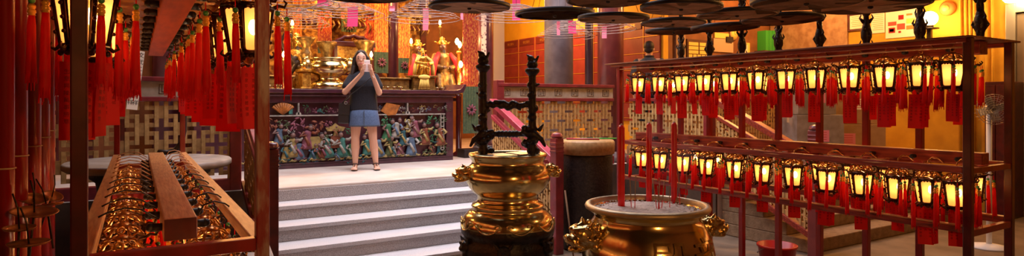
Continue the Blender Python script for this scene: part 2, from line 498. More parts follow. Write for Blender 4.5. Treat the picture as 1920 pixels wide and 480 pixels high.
balustrade('pink-red lattice stair balustrade sloping down behind the tall black iron censer handles', 3.93, FY, 5.52, 'pink_rail', 'fence_red')
balustrade('narrow lattice stair balustrade rising beside the scarred red post of the near rack', .97, FY, 5.52, 'fence_red', 'dark_lacquer')
balustrade('dark wooden stair balustrade seen through the glowing rack of lanterns', 6.2, 5.2, 3.95, 'trough_wood', 'brown_column', newel_h=1.42)

# ============================================================ columns
def column(label, x, y, r, m, z0=PZ, z1=4.9, base=True, cat='column'):
    t = thing('round_column', label, cat, (x, y, z0))
    h = z1 - z0
    MB().lathe([(r, .0 if not base else .16), (r, h)], 32).build('shaft', m, t)
    if base: MB().lathe([(r * 1.25, 0), (r * 1.45, .05), (r * 1.4, .1), (r * 1.12, .13), (r * 1.1, .16)], 32).build('base', 'grey_column', t)
    return t
column('thick plain grey column rising behind the fretwork fence', 5.76, 7.97, .23, 'grey_column')
column('slim dark blue-purple column in front of the red memorial tablets', 6.92, 8.65, .075, 'blue_column')
column('round red-brown column at the end of the fretwork fence beside the lantern rack', 6.22, 7.25, .2, 'brown_column')
column('purple column with a silver brocade strip behind the black iron handles', 5.12, 9.3, .16, 'purple_column')
column('dark red column between the two altar banners', 3.87, 10.35, .1, 'purple_column')
column('dark column behind the near rack of lanterns at the edge of the altar', .35, 9.3, .16, 'purple_column')
o = MB().bb(-.045, .045, -.012, .012, -.0, 2.6).build('hanging_couplet', 'brocade_silver', loc=(5.03, 9.125, 1.5), rot=(0, 0, -.5))
tag(o, 'narrow silver brocade strip hanging down the purple column', 'hanging')
o = MB().bb(-.1, .1, -.06, .06, 0, 4.1).build('beige_pilaster', 'beige', loc=(5.72, 9.8, PZ), rot=(0, 0, -.5))
tag(o, 'beige upright pilaster between the purple column and the yellow wall', 'pilaster')

# ============================================================ memorial tablets on the inner wall
t = thing('tablet_board', 'large red board of memorial tablets ruled by thin gold lines under a yellow wall', 'memorial board', (7.999, 7.95, 1.3))
H = 1.88; L = 5.4
MB().bb(-.04, 0, 0, L, 0, H).build('red_board', 'tablet_red', t, bevel=.005)
b = MB(); z = .05
while z < H - .2: b.bb(-.05, -.041, .02, L - .02, z, z + .012); z += .3
b.build('gold_line', 'tablet_gold', t)
b = MB(); y = .4
while y < L: b.bb(-.049, -.0405, y, y + .01, 0, H); y += .72
b.build('upright_line', 'tablet_gold', t)
for k in range(7):
    pl = MB().bb(-.055, -.0415, .46 + .72 * k, 1.06 + .72 * k, H - .17, H - .03)
    pl.mat(1)
    put_text(pl, '祿位萬年', .075, Matrix(((0, 0, -1, -.057), (-1, 0, 0, .76 + .72 * k), (0, 1, 0, H - .1), (0, 0, 0, 1))))
    o = pl.build('name_plaque', ['plaque', 'tablet_gold'], t)

# ============================================================ right wall fittings
def onwall(px, py, X=WX): return onX(px, py, X - .02)
def wallrect(px0, py0, px1, py1):
    p = onwall(px0, (py0 + py1) / 2); q = onwall(px1, (py0 + py1) / 2)
    a = onwall((px0 + px1) / 2, py0).z; c = onwall((px0 + px1) / 2, py1).z
    return min(p.y, q.y), max(p.y, q.y), min(a, c), max(a, c)
def notice(label, r, paper, marks=(), frame=None, name='notice_sheet', cat='notice', lines=0, group=None):
    y0, y1, z0, z1 = wallrect(*r)
    t = thing(name, label, cat, (WX - .002, (y0 + y1) / 2, z0), 0, group)
    h = z1 - z0; w = y1 - y0
    MB().bb(-.012, 0, -w / 2, w / 2, 0, h).build('sheet', paper, t)
    if frame:
        f = MB(); e = .035
        f.bb(-.03, .0, -w / 2 - e, w / 2 + e, -e, 0); f.bb(-.03, .0, -w / 2 - e, w / 2 + e, h, h + e)
        f.bb(-.03, .0, -w / 2 - e, -w / 2, 0, h); f.bb(-.03, .0, w / 2, w / 2 + e, 0, h)
        f.build('frame', frame, t, bevel=.004)
    if lines:
        f = MB()
        for k in range(lines):
            z = h * (.88 - .8 * k / lines)
            f.bb(-.0135, -.0122, -w / 2 * .82, w / 2 * (.82 - .3 * R.random()), z - .007, z)
        f.build('writing', 'orange_print', t)
    # marks: (u0,v0,u1,v1,mat) in fractions, u from the sheet's far edge, v from the top
    by = {}
    for u0, v0, u1, v1, m in marks: by.setdefault(m, []).append((u0, v0, u1, v1))
    for m, rs in by.items():
        f = MB()
        for u0, v0, u1, v1 in rs: f.bb(-.0145, -.0125, w / 2 - u1 * w, w / 2 - u0 * w, h * (1 - v1), h * (1 - v0))
        f.build('print', m, t)
    return t
notice('yellow notice sheet pinned on brown boards beside the hanging iron rod', (1548, 24, 1577, 62), 'yellow_paper', [(.55, .62, .85, .72, 'ink'), (.55, .8, .65, .9, 'ink'), (.72, .8, .78, .9, 'ink')])
notice('white notice in a dark frame on the yellow wall', (1593, 28, 1619, 54), 'white_paper', frame='dark_lacquer', lines=6)
notice('pale lined notice sheet without a frame next to the colourful board', (1633, 22, 1658, 62), 'white_paper', lines=9)
t = notice('colourful poster board with orange and red printed blocks beside the bright globe lamp', (1660, 8, 1722, 70), 'white_paper',
       [(.04, .02, .5, .14, 'orange_print'), (.08, .5, .34, .62, 'red_print'), (.36, .58, .6, .76, 'red_print'), (.1, .68, .3, .84, 'ink'), (.13, .72, .26, .8, 'white_paper'),
        (.4, .32, .56, .46, 'ink'), (.64, .3, .82, .36, 'orange_print'), (.64, .45, .9, .6, 'yellow_paper'), (.64, .66, .9, .78, 'orange_print'), (.4, .8, .48, .86, 'ink'), (.64, .05, .9, .12, 'yellow_paper')])
b = MB(); put_text(b, 'QUIY!', .19, Matrix(((0, 0, -1, -.016), (-1, 0, 0, .33), (0, 1, 0, .90), (0, 0, 0, 1)))); b.build('heading', 'black_ink', t)
# brown boarded door with conduit
y0, y1, z0, z1 = wallrect(1446, 20, 1590, 100)
t = thing('board_panel', 'large flat brown board fixed to the wall behind the dark hanging trays', 'board', (WX - .002, 0, PZ))
b = MB(); b.bb(-.05, -.001, y0, y1, .01, 2.95); b.build('board', 'rust_tan', t, bevel=.006)
for i, px in enumerate((1802, 1812, 1820, 1828, 1850, 1862)):
    p = onwall(px, 60)
    b = MB(); zt = 4.85
    b.tube([(WX - .03, p.y, .02), (WX - .03, p.y, 2.4), (WX - .03, p.y + .01, 3.4), (WX - .03, p.y, zt)], .018, 8)
    tag(b.build('conduit_pipe', 'ochre_wall'), 'thin ochre-painted conduit pipe running up the yellow wall above the end of the rack', 'pipe', 'conduit pipes on the yellow wall')
p = onwall(1777, 16)
t = thing('alarm_bell', 'round red-orange alarm bell with a yellow centre on the yellow wall', 'bell', (WX - .001, p.y, p.z))
b = MB(); b.X = Matrix.Rotation(-PI / 2, 4, 'Y'); b.lathe([(.10, 0), (.115, .02), (.115, .04), (.09, .075), (.05, .095)], 28); b.build('gong', 'orange_print', t)
b = MB(); b.X = Matrix.Rotation(-PI / 2, 4, 'Y'); b.lathe([(.05, .0951), (.052, .105), (.018, .112), (.01, .125)], 20); b.build('hub', 'yellow_paper', t)
# globe lamp on bracket
p = onX(1743, 35, WX - .352)
t = thing('globe_lamp', 'bright round globe lamp on a dark bracket against the yellow wall', 'lamp', (p.x, p.y, p.z))
MB().ball((0, 0, 0), .115, 20, 14).build('globe', 'bulb_white', t)
b = MB(); b.lathe([(.05, -.14), (.06, -.11), (.05, -.1)], 16); b.lathe([(.13, -.165), (.13, -.15)], 20); b.bb(-.03, .03, -.03, .03, -.42, -.165); b.bb(0, .351, -.02, .02, -.36, -.32)
b.build('bracket', 'iron', t)
b = MB(); p = onX(1905, 0, WX - .3)
t = thing('round_lamp', 'bright round lamp at the top corner of the yellow wall above the grey door', 'lamp', (p.x, p.y, p.z + .02))
MB().lathe([(.01, -.05), (.12, -.045), (.15, -.01), (.15, .02), (.02, .03)], 24).build('diffuser', 'bulb_white', t)
MB().bb(-.02, .28, -.02, .02, .03, .06).build('bracket', 'iron', t)

# grey door and frame at the picture's end
struct(MB().bb(WX - .06, WX - .002, 2.7, 3.78, .001, 2.95).build('door_1', 'grey_door', bevel=.01))
b = MB(); b.bb(WX - .1, WX - .002, 3.78, 3.9, .001, 3.1); b.bb(WX - .1, WX - .002, 2.6, 3.78, 2.96, 3.1); struct(b.build('trim_1', 'grey_metal', bevel=.006))
t = thing('tall_cupboard', 'tall dark cupboard standing between the grey door and the lantern rack', 'cupboard', (10.60, 3.72, 0))
MB().bb(-.22, .33, -.03, .24, 0, 1.95).build('body', 'dark_lacquer', t, bevel=.01)
b = MB(); b.bb(-.24, -.221, -.02, .10, .05, 1.9); b.bb(-.24, -.221, .11, .23, .05, 1.9); b.build('door', 'dark_lacquer', t, bevel=.005)

# cardboard boxes against the right wall, on the side platform
def carton(label, c, d, rz=0, mark='pale_pink_paper', group=None, m='cardboard', lx=0):
    t = thing('cardboard_box', label, 'box', c, rz, group)
    w, e, h = d
    b = MB(); b.bb(-w / 2, w / 2, -e / 2, e / 2, 0, h)
    t = b.build('body', m, t, bevel=.006)
    b = MB(); b.bb(-w / 2 - .001, w / 2 + .001, -.035, .035, h, h + .002); b.bb(-w / 2 - .003, -w / 2 - .001, -.035, .035, h - .12, h); b.bb(w / 2 + .001, w / 2 + .003, -.035, .035, h - .12, h)
    b.build('tape', 'tape', t)
    b = MB(); b.bb(-.13 + lx, .13 + lx, -e / 2 - .003, -e / 2 - .001, h * .45, h * .45 + .17); b.mat(1)
    for k in range(4): b.bb(-.11 + lx, .09 + lx, -e / 2 - .0045, -e / 2 - .0032, h * .45 + .03 + k * .035, h * .45 + .038 + k * .035)
    b.build('shipping_label', [mark, 'red_print'], t)
    return t
carton('pale cardboard box with a pink label, closest to the iron newel, behind the lanterns', (8.72, 5.55, PZ), (.72, .5, .72), -.5, m='table_stone')
carton('brown cardboard box with a pink printed label, lowest in the middle pile behind the lanterns', (9.72, 5.5, PZ), (.78, .5, .56), -.6, lx=-.2)
carton('plain brown cardboard box stacked on the labelled carton behind the lantern rack', (9.72, 5.56, PZ + .565), (.7, .46, .5), -.55, 'white_paper')
carton('wide brown cardboard box beneath a white sheet near the electric fan', (10.5, 6.35, PZ), (.78, .55, .66), -.75, 'white_paper')
carton('greyish carton stacked on the pale box, half behind hanging red labels', (8.72, 5.6, PZ + .725), (.6, .45, .38), -.45, 'pale_pink_paper', m='table_stone')

# pedestal fan at the end of the rack
p = onD(1861, 205, 6.9)
t = thing('pedestal_fan', 'grey round pedestal fan on a white pole behind the end of the rack', 'fan', (p.x, p.y, 0), -.9)
b = MB(); rot = Matrix.Rotation(PI / 2, 3, 'X')
for k in range(1, 8): b.torus((0, -.05, p.z), .024 * k, .0025, 32, 4, rot)
for k in range(24):
    a = 2 * PI * k / 24; b.tube([(.03 * math.cos(a), -.056, p.z + .03 * math.sin(a)), (.17 * math.cos(a), -.05, p.z + .17 * math.sin(a)), (.17 * math.cos(a), .04, p.z + .17 * math.sin(a))], .0018, 4)
b.build('guard', 'grey_metal', t)
b = MB()
for k in range(4):
    a = PI / 2 * k + .3
    b.box((.075 * math.cos(a), 0, p.z + .075 * math.sin(a)), (.12, .008, .08), Matrix.Rotation(-a, 3, 'Y') @ Matrix.Rotation(.35, 3, 'X'))
b.build('blade', 'grey_metal', t)
b = MB(); b.tube([(0, .02, p.z), (0, .14, p.z)], .05, 16); b.build('motor', 'grey_metal', t)
b = MB(); b.tube([(0, .1, .03), (0, .1, p.z)], .028, 14); b.lathe([(.2, 0), (.2, .02), (.05, .05)], 24, (0, .1, 0)); b.build('stand', 'white', t)

# office corner seen between trays and rack
def board_at(px0, py0, px1, py1, Y, m, name, label, cat, th=.03, group=None):
    if Y < 7.9 and Y > 7.5: Y = 7.899 - th / 2 - (.032 if name in ('cream_sheet', 'small_frame') else 0)
    p = onY(px0, (py0 + py1) / 2, Y); q = onY(px1, (py0 + py1) / 2, Y)
    z0 = onY((px0 + px1) / 2, py1, Y).z; z1 = onY((px0 + px1) / 2, py0, Y).z
    o = MB().bb(-(q.x - p.x) / 2, (q.x - p.x) / 2, -th / 2, th / 2, 0, z1 - z0).build(name, m, loc=((p.x + q.x) / 2, Y, z0), bevel=.004)
    return tag(o, label, cat, group)
board_at(1266, 60, 1284, 118, 7.86, 'rust_tan', 'tan_board', 'narrow tan wooden board beside the end of the red memorial tablets', 'panel', .05)
p = onY(1290, 75, 7.86); q = onY(1330, 112, 7.86)
t = thing('card_rack', 'dark rack of yellow cards hanging on the wall behind the dark trays', 'card rack', (p.x, 7.879, q.z))
w = q.x - p.x; h = p.z - q.z
MB().bb(-.02, w + .02, -.02, .02, -.02, h + .02).build('backing', 'dark_wall', t)
for i in range(2):
    for j in range(3):
        MB().bb(w * (.02 + .5 * i), w * (.46 + .5 * i), -.03, -.021, h * (.34 + .22 * j) - .02, h * (.34 + .22 * j) + h * .18 - .02).build('card', 'yellow_paper', t)
for i in range(5):
    MB().bb(w * (.02 + .2 * i), w * (.18 + .2 * i), -.03, -.021, .0, h * .24).build('card', 'yellow_paper', t)
board_at(1339, 62, 1366, 72, 7.86, 'yellow_paper', 'paper_strip', 'long yellow paper strip above the pale poster', 'notice')
board_at(1337, 73, 1374, 98, 7.86, 'beige', 'wall_poster', 'pale tan poster with dark marks below the yellow strip', 'poster')
board_at(1362, 69, 1374, 79, 7.8, 'black_ink', 'small_frame', 'small dark square frame between poster and clock', 'frame')
p = onY(1378, 64, 7.84)
t = thing('wall_clock', 'round yellow-faced clock half hidden by the trays', 'clock', (p.x, 7.899, p.z))
b = MB(); b.X = Matrix.Rotation(PI / 2, 4, 'X'); b.lathe([(.10, 0), (.115, .02), (.115, .04), (.10, .045)], 28); b.build('case', 'rust_tan', t)
b = MB(); b.X = Matrix.Rotation(PI / 2, 4, 'X'); b.lathe([(.098, .046), (.098, .048)], 28); b.build('dial', 'yellow_paper', t)
b = MB(); b.bb(-.003, .003, -.052, -.049, 0, .07); b.bb(0, .05, -.052, -.049, -.003, .003); b.build('hand', 'black_ink', t)
board_at(1386, 80, 1405, 106, 7.8, 'yellow_paper', 'lit_frame', 'cream sheet in a bright yellow border above the rack', 'frame')
board_at(1389, 84, 1402, 106, 7.76, 'white_paper', 'cream_sheet', 'cream paper sheet on the bright yellow border', 'notice', .01)
for k in range(3):
    board_at(1428 + k * 6.6, 58, 1433.5 + k * 6.6, 96, 7.7, 'green_plastic', 'green_binder', 'upright green binder standing in a row of three beside an orange one', 'binder', .2, 'green binders on the wall shelf')
board_at(1449, 59, 1455, 84, 7.7, 'orange_print', 'orange_binder', 'upright orange binder beside the three green ones', 'binder', .2)
board_at(1424, 96, 1458, 98, 7.7, 'dark_wall', 'wall_shelf', 'short dark shelf carrying the green and orange binders', 'shelf', .24)
# ============================================================ lanterns
def make_lantern(variant):
    t = thing('hexagonal_lantern', 'x', 'lantern', (0, 0, 0), 0)
    # origin at the hook; the glass hangs below
    zt, zb, rt, rb = -.085, -.235, .078, .056
    def ring(r, z, a0=PI / 6): return [Vector((r * math.cos(a0 + PI / 3 * k), r * math.sin(a0 + PI / 3 * k), z)) for k in range(6)]
    T, B = ring(rt, zt), ring(rb, zb)
    # glass panes with rounded corners
    g = MB(); plates = []
    for k in range(6):
        a, b_, c, d = T[k], T[(k + 1) % 6], B[(k + 1) % 6], B[k]
        n = (b_ - a).cross(d - a).normalized()
        def P(u, v): return (a.lerp(b_, u)).lerp(d.lerp(c, u), v)
        pts = []
        for cu, cv, q in ((.72, .13, 0), (.28, .13, 1), (.28, .90, 2), (.72, .90, 3)):
            for e in range(4):
                an = PI / 2 * (q + e / 3)
                pts.append(P(cu + .13 * math.cos(an), cv - .055 * math.sin(an)))
        g.add(pts, [tuple(range(len(pts)))], False)
        plate = [b_, a, d, c]; fs = []
        vs_ = plate + pts
        for q in range(4):
            for e in range(3): fs.append((q, 4 + q * 4 + e, 4 + q * 4 + e + 1))
            fs.append((q, 4 + q * 4 + 3, 4 + ((q + 1) % 4) * 4, (q + 1) % 4))
        plates.append((vs_, fs))
    g.build('glass_panes', 'lantern_glass', t)
    MB().ball((.012, -.010, -.15), (.015, .015, .026), 8, 6).build('bulb', 'lantern_bulb', t)
    f = MB()
    for vs_, fs_ in plates: f.add(vs_, fs_)
    for k in range(6):
        f.tube([T[k] * 1.0, B[k]], [.0075, .006], 5)
        f.tube([T[k], T[(k + 1) % 6]], .008, 5); f.tube([B[k], B[(k + 1) % 6]], .008, 5)
        # pierced skirt bands over each pane's top and foot
        for u in (.2, .4, .6, .8):
            f.ball(T[k].lerp(T[(k + 1) % 6], u) + Vector((0, 0, -.010)), .0055, 5, 4)
            f.ball(B[k].lerp(B[(k + 1) % 6], u) + Vector((0, 0, -.012)), .006, 5, 4)
        o = Vector((T[k].x, T[k].y, 0)).normalized()
        # scrolled ears
        f.tube([T[k], T[k] + o * .018 + Vector((0, 0, .012)), T[k] + o * .038 + Vector((0, 0, .008)), T[k] + o * .046 + Vector((0, 0, .022)), T[k] + o * .036 + Vector((0, 0, .032))], [.007, .006, .005, .005, .003], 5)
        f.tube([B[k], B[k] + o * .014 + Vector((0, 0, -.012)), B[k] + o * .026 + Vector((0, 0, -.004)), B[k] + o * .02 + Vector((0, 0, .008))], [.006, .006, .005, .003], 5)
        for e in (.25, .5, .75):
            f.ball(T[k].lerp(B[k], e) + o * .008, .006, 5, 4)
        f.ball(B[k] + Vector((0, 0, -.02)), .009, 6, 4)
    f.build('frame', 'lantern_metal', t)
    c = MB()
    R1, R2 = ring(rt * .92, zt + .012), ring(.028, -.035)
    for k in range(6):
        m = R1[k].lerp(R2[k], .5) + Vector((0, 0, .014))
        c.tube([R1[k], m, R2[k]], [.006, .005, .005], 5)
        m2 = R1[k].lerp(R1[(k + 1) % 6], .5)
        c.tube([R1[k], m2 + Vector((0, 0, .016)), R1[(k + 1) % 6]], .0045, 5)
        c.ball(m2 + Vector((0, 0, .02)), .008, 6, 4)
        c.tube([m2 + Vector((0, 0, .02)), R2[k].lerp(R2[(k + 1) % 6], .5)], .004, 4)
    c.lathe([(.03, -.04), (.034, -.034), (.022, -.026), (.010, -.02)], 12)
    c.torus((0, 0, -.008), .011, .0035, 12, 5, Matrix.Rotation(PI / 2, 3, 'X'))
    c.build('crown', 'lantern_brass', t)
    # base ring, knob
    d = MB(); d.lathe([(.05, zb - .002), (.045, zb - .012), (.018, zb - .02), (.012, zb - .032), (.003, zb - .036)], 12); d.build('bottom_cap', 'lantern_brass', t)
    # tassels
    L0 = (.19, .20, .17, .19)[variant % 4]
    for k in range(6):
        o = Vector((T[k].x, T[k].y, 0)).normalized(); p = T[k] + o * .046 + Vector((0, 0, .004))
        L = L0 * (1 + .12 * math.sin(k * 2.3 + variant))
        m = MB(); m.mat(0)
        m.tube([(0, 0, 0), (0, 0, -.03)], .0018, 4)
        z0 = -.075
        m.lathe([(.008, z0), (.0105, z0 - .03), (.011, z0 - .08), (.0135, z0 - L * .85), (.010, z0 - L)], 8)
        for q in range(5):
            an = q * 1.26 + k
            m.tube([(.008 * math.cos(an), .008 * math.sin(an), z0 - L * .7), (.013 * math.cos(an), .013 * math.sin(an), z0 - L - .012 - .01 * math.sin(q * 3 + k))], [.004, .0015], 4)
        tas = m.build('tassel', 'tassel', t, loc=p); m = MB(); m.mat(0); m.ball((0, 0, -.034), .009, 7, 5)
        m.mat(1); m.lathe([(.006, -.043), (.010, -.048), (.010, -.054), (.007, -.056), (.010, -.06), (.011, -.067), (.008, -.07), (.010, -.075)], 8)
        m.build('bead_string', ['bead_green', 'bead_gold'], tas)
    # paper prayer tags
    def paper(w, h, x, y, rz, tilt, m_, curl):
        s = MB(); n = 5
        vs = []
        for i in range(n + 1):
            z = -h * i / n; yy = curl * math.sin(PI * i / n) + tilt * h * (i / n)
            for sd in (-1, 1):
                vs.append((sd * w / 2, yy, z)); vs.append((sd * w / 2, yy + .001, z))
        fs = []
        for i in range(n):
            a = i * 4; c_ = a + 4
            fs += [(a, a + 2, c_ + 2, c_), (a + 1, c_ + 1, c_ + 3, a + 3), (a, c_, c_ + 1, a + 1), (a + 2, a + 3, c_ + 3, c_ + 2)]
        fs += [(0, 1, 3, 2), (n * 4, n * 4 + 2, n * 4 + 3, n * 4 + 1)]
        s.add(vs, fs, False)
        s.tube([(0, .0, .03), (0, 0, 0)], .001, 4)
        pt = s.build('prayer_tag', m_, t, loc=(x, y, zb - .045), rot=(0, 0, rz)); s = MB()
        cols = ('合家平安身體健康', '生意興隆萬事勝意', '文武二帝庇佑')
        nc = 3 if w > .07 else 2
        for q in range(nc):
            tx = cols[(q + variant) % 3]
            for r, ch in enumerate(tx):
                fr = (r + 1.4) / 11
                zz = -h * fr; yy = curl * math.sin(PI * fr) + tilt * h * fr
                put_text(s, ch, h / 15, Matrix(((1, 0, 0, (q - (nc - 1) / 2) * w * .3), (0, 0, 1, yy - .0012 - curl * .12), (0, 1, 0, zz), (0, 0, 0, 1))))
        s.build('lettering', 'ink', pt)
    if variant == 0: paper(.085, .20, 0, 0, .1, .02, 'red_paper', .004)
    if variant == 1: paper(.085, .22, -.012, .012, -.25, 0, 'red_paper', .006); paper(.05, .21, .045, -.018, .7, .05, 'red_paper', .005)
    if variant == 2: paper(.075, .17, .01, 0, -.5, .04, 'red_paper', -.004)
    if variant == 3: paper(.09, .20, .02, 0, -.1, -.03, 'rose_paper', .006); paper(.06, .18, -.045, .02, .35, .02, 'red_paper', .004)
    return t
PROTO = [make_lantern(v) for v in range(4)]
used = [False] * 4
def rebase(t, loc):
    loc = Vector(loc); t.location = loc
    for ch in t.children: ch.location = Vector(ch.location) - loc
_arm = MB()
_arm.tube([(.20, 0, .01), (.13, 0, .042), (.06, 0, .048), (.01, 0, .03), (0, 0, .002)], [.006, .0055, .005, .0045, .0035], 6)
ARM = _arm.build('bracket_arm', 'lantern_brass')
arm_used = [False]
def place(v, x, y, z, rz, label, group, rk=None, side=1, s=1):
    if rk is not None:
        a = ARM
        if arm_used[0]: a = ARM.copy(); C.objects.link(a)
        arm_used[0] = True
        a.parent = rk; a.location = (x, y, z); a.rotation_euler = (0, 0, 0 if side > 0 else PI)
    if not used[v]: t = PROTO[v]; used[v] = True
    else: t = copy_tree(PROTO[v])
    t.location = (x, y, z); t.rotation_euler = (R.uniform(-.03, .03), R.uniform(-.03, .03), rz)
    t.scale = (s, s, s); t['label'] = label; t['group'] = group
    return t

# ============================================================ lantern racks
def rack(x0, x1, y0, y1, label, mp, mr, ztop, zmid, post_ys, low=True, near=None, xc=None, w=.045, ty=None, rz_=0):
    """long lantern rack running away from the camera; x0 and x1 are the outer faces"""
    t = thing('lantern_rack', label, 'rack', (0, 0, 0))
    ty = ty or y0 + .02; tw = .055 if low else .05
    for i, y in enumerate(post_ys):
        for x in (x0, x1):
            if x == x0 and 0 < i < len(post_ys) - 1 and low: continue
            mm = near[(x == x1)] if (near and i == 0) else mp
            MB().bb(x - w / 2, x + w / 2, y - w / 2, y + w / 2, 0, ztop).build('post', mm, t, bevel=.004)
    xc = xc or (x0 + x1) / 2
    MB().bb(x0 - .05, x1 + .09, y0 - .03, y1 + .18, ztop, ztop + .012).build('top_board', 'board_wood', t, bevel=.002)
    b = MB(); b.bb(x0 - .035, x0 - .02 + .03, y0, y1 + .1, ztop - .028, ztop - .001); b.bb(x1 - .01, x1 + .03, y0, y1 + .1, ztop - .028, ztop - .001)
    b.build('top_rail', mr, t, bevel=.003)
    if not low: MB().bb(x0 - .03, x1 + .05, y0, y1 + .15, ztop - .006, ztop - .001).build('foil_lining', 'gold_foil', t)
    else:
        for z in (ztop - .055, zmid - .012):
            MB().tube([(x0 - .015 + .006 * math.sin(k * 2.1), y0 + (y1 - y0) * k / 12, z + .004 * math.sin(k * 1.3)) for k in range(13)], .006, 7).build('hanging_cane', 'bamboo', t)
    b = MB(); b.bb(xc - tw, xc + tw, y0 + .03, y1, ztop - .085, ztop - .003); b.build('upper_trough', 'trough_wood' if low else 'red_trough', t, bevel=.004)
    b = MB(); b.bb(xc - .05, xc + .05, ty, y1 + .02, zmid, zmid + .075); b.build('lower_trough', mr if not low else 'trough_wood', t, bevel=.005)
    if not low: MB().bb(xc - .048, xc + .048, ty - .003, ty - .0005, zmid + .002, zmid + .073).build('trough_end', 'dark_lacquer', t)
    for x in (x0, x1):
        MB().bb(x - .024, x + .024, y0 + w / 2, y1 - w / 2, zmid - .035 + rz_, zmid + .006 + rz_).build('side_rail', mr, t, bevel=.004)
    for y in ([y0] + ([3.66] if not low else list(post_ys[1:-1:2])) + [y1]):
        zz = zmid - .001 + (.08 if (not low and y == y0) else 0)
        MB().bb(x0 + w / 2, x1 - w / 2, y - .018, y + .018, zz - .035, zz).build('cross_bar', mp, t, bevel=.003)
    if low:
        for x in (x0, x1):
            MB().bb(x - .022, x + .022, y0 + w / 2, y1 - w / 2, .88, .918).build('low_rail', mr, t, bevel=.004); MB().bb(x - .024, x + .024, y0 + w / 2, y1 - w / 2, .9185, .925).build('lit_rail_top', 'rail_wood', t)  # tan strip colours in the light falling on each low rail's top
        for y in (y0, y1): MB().bb(x0 + w / 2, x1 - w / 2, y - .018, y + .018, .86, .90).build('cross_bar', mp, t, bevel=.003)
    # lamp holders along the troughs
    b = MB(); b.tube([(tw - .01, 0, 0), (tw + .03, 0, 0)], [.013, .016], 7); b.ball((tw + .035, 0, 0), .016, 7, 5)
    h0 = b.build('lamp_holder', 'cable', t); first = True
    n = int((y1 - ty) / .27)
    for i in range(n):
        y = ty + .12 + i * (y1 - ty - .15) / n
        for s in (0, PI):
            for z, dy in ((zmid + .03, 0), (ztop - .05, .05)):
                o = h0 if first else h0.copy()
                if not first: C.objects.link(o)
                first = False; o.location = (xc, y + dy, z); o.rotation_euler = (0, 0, s)
    return t

# --- right-hand rack
RX0, RX1 = 4.24, 4.81
RY = [1.70, 2.23, 2.61, 2.99, 3.37, 3.75, 4.13, 4.50, 4.80]
RK1 = rack(RX0, RX1, RY[0], RY[-1], 'long red two-tier rack hung with glowing lanterns beside the yellow wall', 'red_lacquer', 'trough_wood', 2.05, 1.272, RY, near=('dark_lacquer', 'dark_lacquer'))
ORD = ['first', 'second', 'third', 'fourth', 'fifth', 'sixth', 'seventh', 'eighth', 'ninth', 'tenth', 'eleventh', 'twelfth', 'thirteenth', 'fourteenth']
VD = {0: 'a single broad red tag', 1: 'two overlapping red tags', 2: 'one short red tag', 3: 'rose and red tags'}
upper_front = [1.80, 1.98, 2.20, 2.44, 2.70, 2.94, 3.20, 3.47, 3.74, 4.0, 4.28, 4.56]
vs = [2, 1, 1, 0, 0, 2, 0, 0, 2, 0, 2, 2]
for i, y in enumerate(upper_front):
    place(vs[i], RX0 + .04, y, 1.995, -.95 + R.uniform(-.25, .25), 'lantern with %s, %s of the long rack\'s upper front row' % (VD[vs[i]], ORD[i]), 'upper front row of lanterns on the long rack', RK1, 1)
for i in range(11):
    y = 1.95 + i * .262; v = (0, 2, 3, 2, 0, 2, 1, 2, 0, 2, 2)[i]
    t = place(v, RX1 - .04, y, 1.99, -.9 + R.uniform(-.3, .3), 'glowing lantern, %s from the near end, upper back row of the long rack' % ORD[i], 'upper back row of lanterns on the long rack', RK1, -1)
lf = [1.78, 1.94, 2.12, 2.36, 2.60, 2.87, 3.14, 3.41, 3.70, 3.98, 4.26, 4.52]
vs = [0, 1, 2, 0, 1, 0, 0, 0, 0, 2, 1, 2]
for i, y in enumerate(lf):
    place(vs[i], RX0 + .04, y, 1.262, -.95 + R.uniform(-.25, .25), 'lantern with %s, %s of the long rack\'s lower front row' % (VD[vs[i]], ORD[i]), 'lower front row of lanterns on the long rack', RK1, 1)
for i in range(11):
    y = 1.9 + i * .265; v = (2, 0, 2, 2, 1, 2, 0, 2, 0, 2, 2)[i]
    place(v, RX1 - .04, y, 1.26, -.9 + R.uniform(-.3, .3), 'glowing lantern, %s from the near end, lower back row of the long rack' % ORD[i], 'lower back row of lanterns on the long rack', RK1, -1)

# ornate iron rods standing on the rack's top board
def iron_rod():
    b = MB()
    b.lathe([(.030, 0), (.034, .02), (.022, .035), (.026, .07), (.038, .10), (.040, .14), (.030, .18), (.020, .22), (.018, .27), (.034, .30), (.036, .33), (.022, .36), (.016, .40), (.018, .5), (.034, .54), (.036, .6), (.018, .66), (.008, .72), (.006, 2.82)], 12)
    for k, z in enumerate((.04, .11, .16, .24, .30, .34, .42, .5, .56, .62)):
        for q in range(2):
            a = k * 2.1 + q * PI; x, y = math.cos(a) * .03, math.sin(a) * .03
            b.cap((x * .6, y * .6, z - .02), (x * 1.5, y * 1.5, z + .01), .016, .007, 8); b.cap((x * 1.5, y * 1.5, z + .01), (x * 1.2, y * 1.2, z + .035), .007, .004, 6)
    return b.build('iron_hanging_rod', 'iron')
rod0 = iron_rod()
for i, y in enumerate([1.86, 2.23, 2.61, 2.99, 3.37, 3.75, 4.13, 4.50]):
    o = rod0 if i == 0 else rod0.copy()
    if i: C.objects.link(o)
    o.location = (RX1 - .0, y, 2.063); o.rotation_euler = (0, 0, i * 1.1)
    tag(o, 'ornate dark iron rod rising from the long rack, %s from its near end' % ORD[i], 'iron rod', 'ornate iron rods above the long rack')

